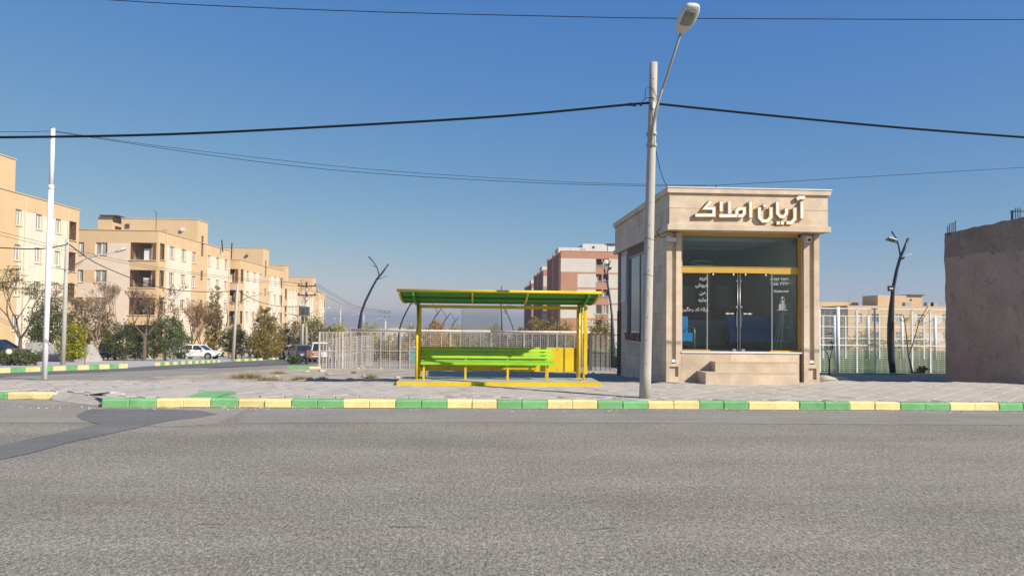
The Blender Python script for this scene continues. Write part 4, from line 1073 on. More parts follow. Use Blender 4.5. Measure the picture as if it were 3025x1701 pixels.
# small cable tangle at the bracket
for k, pts in enumerate(([(1905, 292), (1908, 262), (1918, 258), (1930, 263), (1941, 290)], [(1895, 301), (1910, 290), (1930, 288), (1940, 294), (1936, 302)], [(1920, 310), (1926, 330), (1930, 380), (1934, 430)])):
    MB(pb_).tube([at(x, y, 14.83) for x, y in pts], .006, 5).build('cable_tail', M['wire'], pole, True)
mb = MB(pb_)
for px, py, w in ((1863, 309, .09), (1875, 311, .05), (1893, 309, .04)): c = at(px, py, 14.9); mb.cbox(c, (w, .06, .05))
mb.build('cable_clamp', M['wire'], pole)

wb = Vector((-10.47, 18.83, PZ)); wt = at(157, 380, 18.83)
wp = thing('white_pole', 'slender white painted steel pole standing on the pavement before the apartments', 'pole', wb)
zc = azz(146, 553, 18.83); mid = wb.lerp(wt, (zc - wb.z) / (wt.z - wb.z))
MB(wb).tube([wb - Vector((0, 0, .02)), wb.lerp(mid, .5), mid], .061, 18).build('lower_tube', M['pole_white'], wp, True)
MB(wb).tube([mid, wt], [.05, .048], 18).build('upper_tube', M['pole_white'], wp, True)
MB(wb).tube([mid - Vector((0, 0, .06)), mid + Vector((0, 0, .03)), mid + Vector((0, 0, .05))], [.067, .067, .055], 18).build('collar', M['pole_white'], wp, True)
MB(wb).tube([wt, wt + Vector((0, 0, .02))], .056, 14).build('cap', M['grey_metal'], wp, True)

def wire(label, pts, r, name='overhead_wire', n=6, cat='wire'):
    P_ = [at(x, y, Y) for x, y, Y in pts]; out = []
    for i in range(len(P_) - 1):
        p0 = P_[max(i - 1, 0)]; p1 = P_[i]; p2 = P_[i + 1]; p3 = P_[min(i + 2, len(P_) - 1)]
        for k in range(n):
            t = k / n; out.append(.5 * ((2 * p1) + (p2 - p0) * t + (2 * p0 - 5 * p1 + 4 * p2 - p3) * t * t + (3 * p1 - p0 - 3 * p2 + p3) * t ** 3))
    out.append(P_[-1])
    o = out[0].copy(); ob = MB(o).tube(out, r, 6).build(name, M['wire'], smooth=True); ob.location = o
    return tag(ob, label, cat)
wire('thick twisted black cable running from the concrete post towards the white pole side', [(-700, 408, 14.93), (0, 406, 14.93), (499, 397, 14.93), (998, 373, 14.93), (1491, 343, 14.93), (1860, 309, 14.93), (1925, 305, 14.93)], .024, 'overhead_cable', cat='cable')
wire('thick twisted black cable dropping from the concrete post past the shop roof', [(1930, 305, 14.93), (1960, 309, 14.93), (2290, 343, 14.93), (2642, 376, 14.93), (3025, 406, 14.93), (3700, 455, 14.93)], .024, 'overhead_cable', cat='cable')
wire('thin wire crossing the top of the sky above everything', [(-300, -60, 16.5), (317, 0, 16.5), (998, 32, 16.5), (1644, 49, 16.5), (2020, 55, 16.5), (3025, 59, 16.5), (3600, 58, 16.5)], .009)
wire('lower thin wire sagging from the white pole to the shop roof', [(157, 389, 18.83), (700, 470, 19.2), (1100, 512, 19.5), (1600, 541, 20), (1970, 550, 20.6), (2113, 547.5, 21)], .006)
wire('upper thin wire sagging from the white pole to the shop roof', [(157, 387, 18.83), (420, 425, 19), (700, 459, 19.2), (1100, 501, 19.5), (1600, 534, 20), (1900, 545, 20.5), (2113, 548, 21.02)], .005)
wire('thin wire rising from the shop roof over the open field', [(2116, 547.5, 21), (2350, 535, 23), (2600, 520, 25), (3025, 495, 28), (3500, 470, 31)], .007)
wire('thin wire reaching the white pole from the left picture edge', [(-300, 385, 18.6), (0, 390, 18.7), (150, 388, 18.82)], .006)
wire('drop wire hanging from the concrete post to the shop corner', [(1934, 428, 14.95), (1945, 480, 16), (1958, 525, 17.4), (1972, 554, 18.55)], .008)
ms = at(2115, 553, 21); st = tag(MB(ms).tube([ms - Vector((0, 0, .12)), ms + Vector((0, 0, .06))], .015, 8).build('roof_peg', M['wire']), 'short dark peg on the shop roof holding wires', 'peg'); st.location = ms

# street lamps down the side street
def street_lamp(base, top, joint, head_r, head_l, r, label, nm='street_lamp'):
    b = Vector(base); s_ = thing(nm, label, 'street lamp', b, group='street lamps along the side street')
    MB(b).tube([b - Vector((0, 0, .1)), b.lerp(Vector(top), .5), top], [r, r * .85, r * .7], 12).build('shaft', M['pole_concrete'], s_, True)
    for hd in (head_r, head_l):
        if hd is None: continue
        j = Vector(joint); h = Vector(hd); d = h - j
        m1 = j + Vector((d.x * .35, d.y * .35, d.z * .55))
        MB(b).tube([j, m1, h - d * .12], r * .22, 6).build('arm', M['galv'], s_, True)
        if hd is head_r: MB(b).tube([j - Vector((0, 0, .3)), m1], r * .16, 6).build('brace', M['galv'], s_, True)
        e = (h - (h - d * .16)).normalized(); sd_ = e.cross(Vector((0, 0, 1))).normalized(); uu = sd_.cross(e)
        c0 = h - d * .14; c1 = h + e * .1; mb = MB(b)
        mb.loft([[c0.lerp(c1, t) + sd_ * x * w + uu * y * w * .7 for x, y in ((-1, -.4), (1, -.4), (1, .2), (.5, .8), (-.5, .8), (-1, .2))] for t, w in ((0, .06), (.3, .14), (.75, .15), (1, .07))]); mb.build('lamp_head', M['lamp_body'], s_)
    return s_
Y1 = 41.2
street_lamp((-21.99, Y1, gz(Y1)), at(199, 706, Y1), at(196, 797, Y1), at(366, 736, Y1 - .2), at(153, 788, Y1 - 3.2), .13, 'concrete street lamp with long lit arm beside the white pole')
Y2 = 67.7
street_lamp((-21.41, Y2, gz(Y2)), at(702, 838, Y2), at(697, 897, Y2), at(804, 861, Y2), at(667, 887, Y2 - 2), .15, 'concrete street lamp between the poplar and the broad tree')
Y3 = 91.5
street_lamp((-20.9, Y3, gz(Y3)), at(895, 880, Y3), at(897, 938, Y3), at(973, 909, Y3), at(840, 924, Y3 - 2), .15, 'concrete street lamp beside the transformer poles')
Y4 = 128
street_lamp((axx(1005, Y4), Y4, gz(Y4)), at(1006, 912, Y4), at(1008, 948, Y4), at(1063, 926, Y4), at(988, 941, Y4), .17, 'distant street lamp just left of the tall leaning black lamp')
Y5 = 150
street_lamp((axx(1074, Y5), Y5, gz(Y5)), at(1075, 929, Y5), at(1075, 958, Y5), at(1128, 938, Y5), None, .17, 'distant street lamp just right of the tall leaning black lamp')
Y6 = 190
street_lamp((axx(1140, Y6), Y6, gz(Y6)), at(1140, 950, Y6), at(1141, 972, Y6), at(1180, 963, Y6), None, .17, 'far small street lamp below the distant power pole')

def power_pole(px, Y, py_top, arms, half, label, trafo):
    b = Vector((axx(px, Y), Y, gz(Y))); p_ = thing('power_pole', label, 'power pole', b)
    MB(b).tube([b, at(px, py_top, Y)], [.2, .13], 10).build('shaft', M['pole_concrete'], p_, True)
    for k, py in enumerate(arms):
        z = azz(px, py, Y); mb = MB(b); mb.box((b.x - half, Y - .25, z - .07), (b.x + half, Y - .13, z + .07)); mb.build('cross_arm', M['rebar'] if trafo else M['grey_metal'], p_)
        for s in (-1, 0, 1):
            mb = MB(b); x = b.x + s * (half - .12); zz = z + (.35 if (s == 0 and k == 0) else .12)
            mb.tube([(x, Y - .19, z + .05), (x, Y - .19, zz), (x, Y - .19, zz + .14)], [.05, .07, .12], 8); mb.build('insulator', M['rebar'], p_)
        for s in (-1, 1): MB(b).bar((b.x, Y - .2, z - .75), (b.x + s * half * .5, Y - .2, z - .05), .05, .05).build('arm_strut', M['grey_metal'], p_)
    if trafo:
        for s, w in ((-.55, .35), (.1, .62)):
            z0 = azz(px, 932, Y); mb = MB(b); mb.box((b.x + s - w / 2, Y - .95, z0), (b.x + s + w / 2, Y - .3, z0 + 1.05)); tr = mb.build('transformer', M['car_grey'], p_)
            for k in range(3): mb = MB(b); x = b.x + s - w * .3 + k * w * .3; mb.tube([(x, Y - .6, z0 + 1.05), (x, Y - .6, z0 + 1.35)], .05, 6); mb.build('bushing', M['appliance'], tr)
        mb = MB(b); mb.box((b.x - 1.1, Y - 1.0, azz(px, 935, Y)), (b.x + .7, Y - .2, azz(px, 932.3, Y))); mb.build('transformer_shelf', M['grey_metal'], p_)
        MB(b).tube([(b.x - .46, Y - .05, gz(Y)), (b.x - .45, Y - .05, azz(px, 885, Y))], [.17, .12], 10).build('second_shaft', M['pole_concrete'], p_, True)
    return p_
power_pole(906, 90, 831, (845, 872), 1.08, 'twin power pole carrying a transformer before the last apartment block', True)
power_pole(1138, 160, 915, (924, 937), 1.1, 'distant power pole with two crossarms above the fence', False)
power_pole(1214, 215, 944, (950,), 1.1, 'farthest power pole seen beside the shelter post', False)
for k, (dy, lab) in enumerate(((0, 'upper'), (3, 'middle'), (9, 'lower'))):
    wire(lab + ' power line sagging between the transformer pole and the distant pole', [(934, 837 + dy * 2.4, 90), (990, 870 + dy * 2, 108), (1060, 906 + dy, 132), (1152, 919 + dy * .6, 160)], .02)
wire('black service cable hanging from the street lamp across the apartment blocks', [(199, 718, 41), (300, 785, 50), (469, 848, 58), (600, 862, 64), (700, 859, 67.7)], .028)
wire('black service cable from the second street lamp to the transformer pole', [(702, 858, 67.7), (760, 889, 75), (830, 905, 84), (905, 903, 90)], .03)
wire('black service cable entering from the picture edge to the first street lamp', [(-200, 720, 41), (0, 732, 41), (120, 735, 41.1), (199, 722, 41.2)], .028)
for k, dy in enumerate((0, 10)):
    wire(('higher' if k == 0 else 'lower') + ' pair line of thin wires strung across the apartment facades', [(-60, 672 + dy, 55), (0, 685 + dy, 55), (250, 745 + dy * .8, 62), (500, 795 + dy * .6, 72), (770, 828 + dy * .5, 85), (905, 838 + dy, 90)], .016)

# leaning black park lamps
def park_lamp(label, loc, rz, sc=1.0, proto=[]):
    if proto:
        c = copy_tree(proto[0], None, loc, rz, label); c.scale = (sc,) * 3; return c
    r_ = thing('park_lamp', label, 'park lamp', loc, rz, 'leaning black park lamps'); proto.append(r_)
    L3 = lambda pts: [(x, 0, z) for x, z in pts]
    MB().tube(L3([(0, -.1), (-.03, 1.2), (.0, 2.36), (.09, 3.4), (.36, 4.2), (.76, 5.06), (1.11, 5.72), (1.43, 6.1), (1.86, 6.72)]), [.16, .18, .13, .08, .075, .07, .065, .06, .055], 10).build('shaft', M['black_metal'], r_, True)
    MB().tube(L3([(1.25, 5.91), (1.16, 6.3), (1.04, 6.6), (.79, 6.93), (.52, 7.2)]), .036, 8).build('branch', M['black_metal'], r_, True)
    for a, b, c in (((1.06, 6.5), (.82, 6.6), (.41, 6.8)), ((1.11, 5.66), (1.42, 5.8), (1.76, 5.96))):
        MB().tube(L3([a, b]), .025, 6).build('head_stem', M['black_metal'], r_, True)
        d = Vector((c[0] - b[0], 0, c[1] - b[1])).normalized(); n_ = Vector((-d.z, 0, d.x)); m_ = (Vector((b[0], 0, b[1])) + Vector((c[0], 0, c[1]))) / 2
        MB().obox(m_, d * .2, Vector((0, .11, 0)), n_ * .025).build('lamp_head', M['galv'], r_)
    return r_
park_lamp('tallest leaning black park lamp rising behind the white fence', (axx(1062, 50), 50, gz(50)), 0)
park_lamp('leaning black park lamp half hidden by the left end of the shelter roof', (-7.57, 76, gz(76)), 0)
park_lamp('leaning black park lamp forking under the shelter beam', (-6.05, 98, gz(98)), 0)
park_lamp('smaller leaning black park lamp in the gap left of the shelter glass', (-5.4, 112, gz(112)), 0)
park_lamp('smallest leaning black park lamp touching the shelter glass', (-4.4, 124, gz(124)), 0)
park_lamp('leaning black park lamp seen just right of the shelter glass', (axx(1500, 92) + .9, 92, gz(92)), RAD(150))
park_lamp('thin upright black park lamp crossing the gap beside the shelter glass', (axx(1483, 70), 70, gz(70)), RAD(95))
park_lamp('black park lamp between the shelter and the shop wall', (9.35, 50, gz(50)), RAD(98))
park_lamp('far leaning black park lamp before the terracotta apartments', (axx(1758, 118) - .8, 118, gz(118)), 0)
# the nearer lamp with square heads beside the sports field
YR = 33.0; rb_ = Vector((axx(2638, YR, 1105), YR, FZ - .05)); rl = thing('field_lamp', 'curved black lamp with two flat heads at the sports field', 'park lamp', rb_)
tp = [(2638, 1106), (2633, 1060), (2631, 1010), (2631, 960), (2633.5, 910), (2636, 880), (2638, 853), (2649, 798), (2660, 759), (2670, 737), (2683, 704)]
MB(rb_).tube([at(x, y, YR) for x, y in tp], [.13, .15, .155, .15, .12, .095, .08, .07, .066, .06, .055], 12).build('shaft', M['black_metal'], rl, True)
MB(rb_).tube([at(x, y, YR) for x, y in ((2660, 756), (2653.5, 722), (2646.6, 701), (2633.5, 684))], .034, 8).build('branch', M['black_metal'], rl, True)
for a, b, c in (((2652, 720), (2640, 713), (2626, 709)), ((2660, 768), (2671, 763), (2684, 757))):
    MB(rb_).tube([at(*a, YR), at(*b, YR)], .022, 6).build('head_stem', M['black_metal'], rl)
    p0, p1 = at(*b, YR), at(*c, YR); d = (p1 - p0).normalized(); MB(rb_).obox((p0 + p1) / 2 + Vector((0, 0, .05)), d * .19, Vector((0, .17, -.04)), Vector((0, .006, .025))).build('lamp_head', M['galv'], rl)
c = at(2631, 852, YR - .15); MB(rb_).cbox(c, (.24, .1, .24)).build('floodlight', M['black_metal'], rl)
MB(rb_).cbox(c + Vector((0, -.055, 0)), (.16, .012, .05)).build('floodlight_lens', M['sign_white'], rl)

# ================================================================== FENCES
def panel_fence(name, label, pts, zbot, ztop, mats, bar_sp, post_every, rail_mid, mesh_sp, bw=.03, pw=.07, mesh_r=.0055, toprail=True, cat='fence', mesh_mat=None):
    b = Vector((pts[0][0], pts[0][1], zbot)); f_ = thing(name, label, cat, b)
    mb_mesh = MB(b); post_me = MB(); post_me.box((-pw / 2, -pw / 2, 0), (pw / 2, pw / 2, ztop - zbot)); post_me = post_me.mesh('post', mats[0])
    bar_me = MB(); bar_me.box((-bw / 2, -bw / 2, 0), (bw / 2, bw / 2, ztop - zbot - .02)); bar_me = bar_me.mesh('bar', mats[1])
    k = 0
    for (x0, y0), (x1, y1) in zip(pts[:-1], pts[1:]):
        d = Vector((x1 - x0, y1 - y0)); L = d.length; a = math.atan2(d.y, d.x); n = int(L / bar_sp)
        for i in range(n + 1):
            t = i / max(n, 1)
            o = inst(post_me if k % post_every == 0 else bar_me, 'post' if k % post_every == 0 else 'bar', f_, (x0 + d.x * t - b.x, y0 + d.y * t - b.y, 0), a)
            if k % post_every: o.location.x += random.uniform(-.05, .05); o.rotation_euler.y = random.uniform(-.006, .006)
            k += 1
        dv = Vector((d.x, d.y, 0)) / L
        rails = [zbot + (ztop - zbot) * q for q in rail_mid] + [zbot + .04, ztop - .03]
        for z in rails:
            MB(b).bar((x0, y0, z), (x1, y1, z), .03, .03).build('rail', mats[1], f_)
        nrm = Vector((-dv.y, dv.x, 0)) * .025
        if mesh_sp[0]:
            m_ = int(L / mesh_sp[0])
            for i in range(m_ + 1):
                p = Vector((x0, y0, 0)) + dv * (L * i / m_) + nrm; mb_mesh.bar((p.x, p.y, zbot + .05), (p.x, p.y, ztop - .04), mesh_r * 2, mesh_r * 2)
        if mesh_sp[1]:
            m_ = int((ztop - zbot) / mesh_sp[1])
            for i in range(1, m_):
                z = zbot + (ztop - zbot) * i / m_; mb_mesh.bar((x0 + nrm.x, y0 + nrm.y, z), (x1 + nrm.x, y1 + nrm.y, z), mesh_r * 2, mesh_r * 2)
        if toprail:
            MB(b).tube([(x0, y0, ztop + .06), ((x0 + x1) / 2, (y0 + y1) / 2, ztop + .05), (x1, y1, ztop + .06)], .055, 10).build('top_pipe', M['rust_pink'], f_, True)
    tag(mb_mesh.build('wire_mesh', mesh_mat or mats[1], f_), kind='stuff')
    return f_
YFn = 34.6
fz0, fz1 = gz(YFn) - .03, azz(1300, 981, YFn)
RW, FG = M['rust_white'], M['fence_grey']
xa, xb, xc, xd = axx(945, YFn), axx(1037, YFn + .5), axx(1450, YFn), axx(1742, YFn)
panel_fence('mesh_fence', 'rusting white welded mesh fence with pink top pipe left of the shelter', [(xb, YFn + .5), (xc, YFn)], fz0, fz1, (RW, RW), .46, 5, (.50,), (.09, .09))
panel_fence('mesh_fence', 'short white mesh fence end with crowded bars beside the street', [(xa, YFn), (xb - .02, YFn + .5)], fz0, fz1 - .03, (RW, RW), .17, 6, (.5,), (.07, .08), toprail=False)
panel_fence('mesh_fence', 'dull grey mesh fence with pink top pipe behind the yellow shelter panel', [(xc + .03, YFn), (xd, YFn)], fz0, fz1, (FG, FG), .36, 4, (.5,), (.09, .09))
panel_fence('mesh_gate', 'dark framed mesh gate panel between the shelter and the shop', [(xd + .05, YFn - .05), (axx(1804, YFn), YFn - .05)], fz0, fz1 + .02, (M['car_grey'], M['car_grey']), .2, 5, (.5,), (.05, .06), bw=.025, pw=.13, toprail=False, cat='gate', mesh_mat=RW)
panel_fence('mesh_fence', 'far side of the white mesh enclosure running away behind the front fence', [(xa + .3, YFn + .6), (xa + 1.2, 44)], gz(40) - .1, fz1 - .35, (RW, RW), .6, 4, (.5,), (.15, .15), toprail=False)
# pipes and rubbish at the fence foot
for k in range(46):
    x = random.uniform(-7, 6.6); y = YFn - random.uniform(.1, 1.0) if k % 2 else random.uniform(19.3, 33)
    s = random.uniform(.03, .12); c = Vector((x, y, gz(y) + .03))
    mb = MB(c); mb.sph(c + Vector((0, 0, s * .3)), (s, s * .8, s * .55), 6, 4)
    mb.v = [v * (1 + .35 * mnoise.noise(v * 9 + Vector((k, 0, 0)))) for v in mb.v]
    o = mb.build('rubble_stone', M['rock']); o.location = c
    tag(o, 'pale rubble stone lying loose on the bare lot', 'stone', 'stones scattered on the bare lot')

# ---- sports field fences
NW = M['pole_white']
def net_fence(label, y, z0, z1, xs_wide, xs_thin, rails, x0, x1, wr, lines, nm='net_fence'):
    b = Vector((x0, y, z0)); f_ = thing(nm, label, 'fence', b)
    for x in xs_wide: MB(b).tube([(x, y, z0), (x, y, z1 + .05)], wr, 12).build('post', NW, f_, True)
    for x in xs_thin: mb = MB(b); mb.box((x - .03, y - .03, z0), (x + .03, y + .03, z1)); mb.build('post', NW, f_)
    for z in rails: mb = MB(b); mb.box((x0, y - .055, z - .02), (x1, y - .031, z + .02)); mb.build('rail', NW, f_)
    mb = MB(b); n_ = lines
    for i in range(n_): z = z0 + (z1 - z0) * (i + .5) / n_; mb.box((x0, y + .032, z - .005), (x1, y + .040, z + .005))
    k = x0
    while k < x1: mb.box((k - .005, y + .041, z0), (k + .005, y + .046, z1)); k += .3
    tag(mb.build('net', M['net'], f_), kind='stuff')
yn = 33.5
xx = lambda p, Y: axx(p, Y, 1000)
net_fence('nearer white net fence of the sports field with close posts', yn, FZ, azz(2600, 911, yn), [xx(2475, yn)], [xx(p, yn) for p in (2422, 2531, 2584, 2694, 2748, 2802, 2856)], [azz(2600, 912, yn), azz(2600, 1020, yn)], xx(2380, yn), 26.5, .09, 32)
yf = 47.5
net_fence('farther white net fence across the sports field', yf, FZ, azz(2600, 934, yf), [xx(p, yf) for p in (2365, 2465, 2564, 2664, 2762, 2860)], [xx(p, yf) for p in (2431, 2498, 2598, 2729)], [azz(2600, 934, yf), azz(2600, 966, yf), azz(2600, 1000, yf)], xx(2330, yf), 38, .095, 26)

# ================================================================== MUD WALLED BUILDING ON THE RIGHT
MX = 14.55; yA, yBk = 18.7, MX / at(2792, 900, 1.0).x
mz = azz(2791, 690, yBk); mzn = mz + .06
c0 = Vector((MX, yA, 0)); mw = thing('mud_building', 'unfinished building side wall of dark rough mud plaster at the picture edge', 'building', c0)
mb = MB(c0); ny, nz_ = 46, 52; vs = []
for j in range(nz_ + 1):
    for i in range(ny + 1):
        y = yA + (yBk - yA) * i / ny; zt = mzn + (mz - mzn) * i / ny; z = -.5 + (zt + .5) * j / nz_
        dx = .035 * mnoise.noise(Vector((y * 1.2, z * 1.2, 2))) + .015 * mnoise.noise(Vector((y * 5, z * 5, 7)))
        if j == nz_: z += .03 * mnoise.noise(Vector((y * 2.5, 0, 3)))
        if i == ny: y += .03 * mnoise.noise(Vector((0, z * 2, 5)))
        vs.append((MX + dx, y, z))
w_ = ny + 1; fs = [(j * w_ + i, (j + 1) * w_ + i, (j + 1) * w_ + i + 1, j * w_ + i + 1) for j in range(nz_) for i in range(ny)]
mb.add(vs, fs, 0)
for fi, f in enumerate(fs):
    zc_ = sum(vs[k][2] for k in f) / 4; yc_ = sum(vs[k][1] for k in f) / 4
    if zc_ > mz - .78 + .13 * mnoise.noise(Vector((yc_ * 3, 0, 1))): mb.m[fi] = 1
mb.build('side_wall', [M['mud'], M['mudtop']], mw)
mb = MB(c0); mb.box((MX + .03, yA + .02, -.5), (22, yBk - .06, mz - .12)); mb.build('core', M['mud'], mw)
mb = MB(c0); mb.box((MX + .031, yA + .02, mz - .119), (22, yBk - .06, mz - .02)); mb.build('roof_slab', M['mudtop'], mw)
mb = MB(c0); mb.box((22.5, yA + .1, -.5), (36, 26.5, 7.0)); mb.build('unseen_shade_block', M['mud'], mw)  # unseen block added out of frame, sized to shade the lane and field kerb
for k, (px, py) in enumerate(((2797, 667), (2803, 660), (2810, 657), (2815.5, 656), (2820.5, 652))):
    yy = yBk - .25 - .05 * k; p = at(px, 690, yy); MB(c0).tube([(p.x + .02, yy, mz - .1), (p.x + .03, yy, azz(px, py, yy))], .014, 6).build('rebar', M['rebar'], mw)
fy = 20.2; f0 = at(2990, 645, fy); fr = thing('blue_frame', 'blue steel frame holding pale blocks on the mud building roof', 'frame', (f0.x, fy, mz - .02))
o_ = fr.location; zt = azz(2990, 624, fy)
for a, b in (((f0.x, fy, mz - .02), (f0.x, fy, zt)), ((f0.x + 1.6, fy, mz - .02), (f0.x + 1.6, fy, zt)), ((f0.x - .025, fy, zt), (f0.x + 1.625, fy, zt + .03))): MB(o_).bar(a, b, .05, .05).build('bar', M['blue_frame'], fr)
for k in range(5): mb = MB(o_); mb.cbox((f0.x + .14 + k * .24, fy + .05, mz + .04), (.2, .16, .2 + .04 * (k % 2))); mb.build('block', M['block'], fr)
for k in range(3): px = 3000 + k * 7; p = at(px, 640, fy - .1); MB(o_).tube([(p.x, fy - .1, mz - .02), (p.x, fy - .1, azz(px, 616, fy))], .012, 6).build('rebar', M['rebar'], fr)

# ================================================================== APARTMENT BLOCKS
WIN = {}
def window_meshes(w, h, style):
    key = (round(w, 2), round(h, 2), style)
    if key in WIN: return WIN[key]
    fr = M['frame_white'] if style != 'stair' else M['frame_brown']
    t = .07; mb = MB()
    mb.box((0, .13, 0), (t, .19, h)); mb.box((w - t, .13, 0), (w, .19, h)); mb.box((t, .13, 0), (w - t, .19, t)); mb.box((t, .13, h - t), (w - t, .19, h))
    if style == 'two': mb.box((w * .5 - .04, .125, t), (w * .5 + .04, .19, h - t))
    if style == 'stair':
        n = max(2, int(h / .55))
        for i in range(1, n): mb.box((t, .10, h * i / n - .025), (w - t, .16, h * i / n + .025))
        mb.box((w * .5 - .025, .098, t), (w * .5 + .025, .158, h - t))
    f = mb.mesh('window', fr)
    mb = MB(); mb.box((t * .8, .16, t * .8), (w - t * .8, .18, h - t * .8)); p = mb.mesh('pane', {'stair': M['pane_red'], 'dark': M['pane_dark']}.get(style, M['pane']))
    mb = MB(); mb.box((-.06, -.07, -.08), (w + .06, .12, -.002)); s = mb.mesh('sill', M['sill'])
    WIN[key] = (f, p, s); return WIN[key]
class Block:
    """one apartment block; walls are laid out in metres along a facade"""
    def __init__(s, name, label, loc, cat='building'):
        s.o = Vector(loc); s.root = thing(name, label, cat, loc)
    def wall(s, O, ang, L, z0, z1, openings, zones, mats, name='wall', depth=.22):
        """facade from O along direction ang; outward normal is to its right; openings (u0,u1,za,zb)"""
        U_ = Vector((math.cos(ang), math.sin(ang), 0)); Nn = Vector((U_.y, -U_.x, 0))
        us = sorted(set([0, L] + [q for o in openings for q in o[:2]] + [q for o in zones for q in o[:2]]))
        vs_ = sorted(set([z0, z1] + [q for o in openings for q in o[2:4]] + [q for o in zones for q in o[2:4]]))
        us = [u for u in us if -1e-6 <= u <= L + 1e-6]; vs_ = [v for v in vs_ if z0 - 1e-6 <= v <= z1 + 1e-6]
        mb = MB(s.o); P = lambda u, v, d=0: Vector((O[0], O[1], 0)) + U_ * u + Vector((0, 0, v)) - Nn * d
        for a, b in zip(us[:-1], us[1:]):
            for c, d in zip(vs_[:-1], vs_[1:]):
                um, vm = (a + b) / 2, (c + d) / 2
                if any(o[0] < um < o[1] and o[2] < vm < o[3] for o in openings): continue
                mi = 0
                for zn in zones:
                    if zn[0] < um < zn[1] and zn[2] < vm < zn[3]: mi = zn[4]
                mb.add([P(a, c), P(b, c), P(b, d), P(a, d)], [(0, 1, 2, 3)], mi)
        for o in openings:
            a, b, c, d = o[:4]; dd = o[4] if len(o) > 4 else depth
            q = [P(a, c), P(b, c), P(b, d), P(a, d), P(a, c, dd), P(b, c, dd), P(b, d, dd), P(a, d, dd)]
            mb.add(q, [(0, 4, 5, 1), (1, 5, 6, 2), (2, 6, 7, 3), (3, 7, 4, 0), (4, 7, 6, 5)], 0)
        w = mb.build(name, mats, s.root)
        return w
    def window(s, O, ang, u, z, w, h, style='two', sill=True):
        f, p, si = window_meshes(w, h, style)
        o = inst(f, 'window', s.root, Vector((O[0] + math.cos(ang) * u, O[1] + math.sin(ang) * u, z)) - s.o, ang)
        inst(p, 'pane', o)
        if sill: inst(si, 'sill', o)
    def box(s, name, a, b, mt): mb = MB(s.o); mb.box(a, b); return mb.build(name, mt, s.root)
def louvre(bl, O, ang, u0, u1, z0, z1):
    L_ = u1 - u0; mb = MB()
    for x in (0, L_ - .05): mb.box((x, 0, 0), (x + .05, .05, z1 - z0))
    for z in (0, z1 - z0 - .05): mb.box((.05, 0, z), (L_ - .05, .05, z + .05))
    n = int((z1 - z0) / .13)
    for i in range(1, n): z = (z1 - z0) * i / n; mb.box((.05, .01, z - .04), (L_ - .05, .03, z + .035))
    o = inst(mb.mesh('louvre', M['louvre']), 'louvre', bl.root, Vector((O[0] + math.cos(ang) * u0, O[1] + math.sin(ang) * u0, z0)) - bl.o, ang)
    o.location += Vector((-math.sin(ang), math.cos(ang), 0)) * .06
    return o
WINS = [(3.1, 4.45), (6.55, 7.9), (10.05, 11.3), (15.2, 16.35), (18.55, 19.75), (21.95, 23.25)]
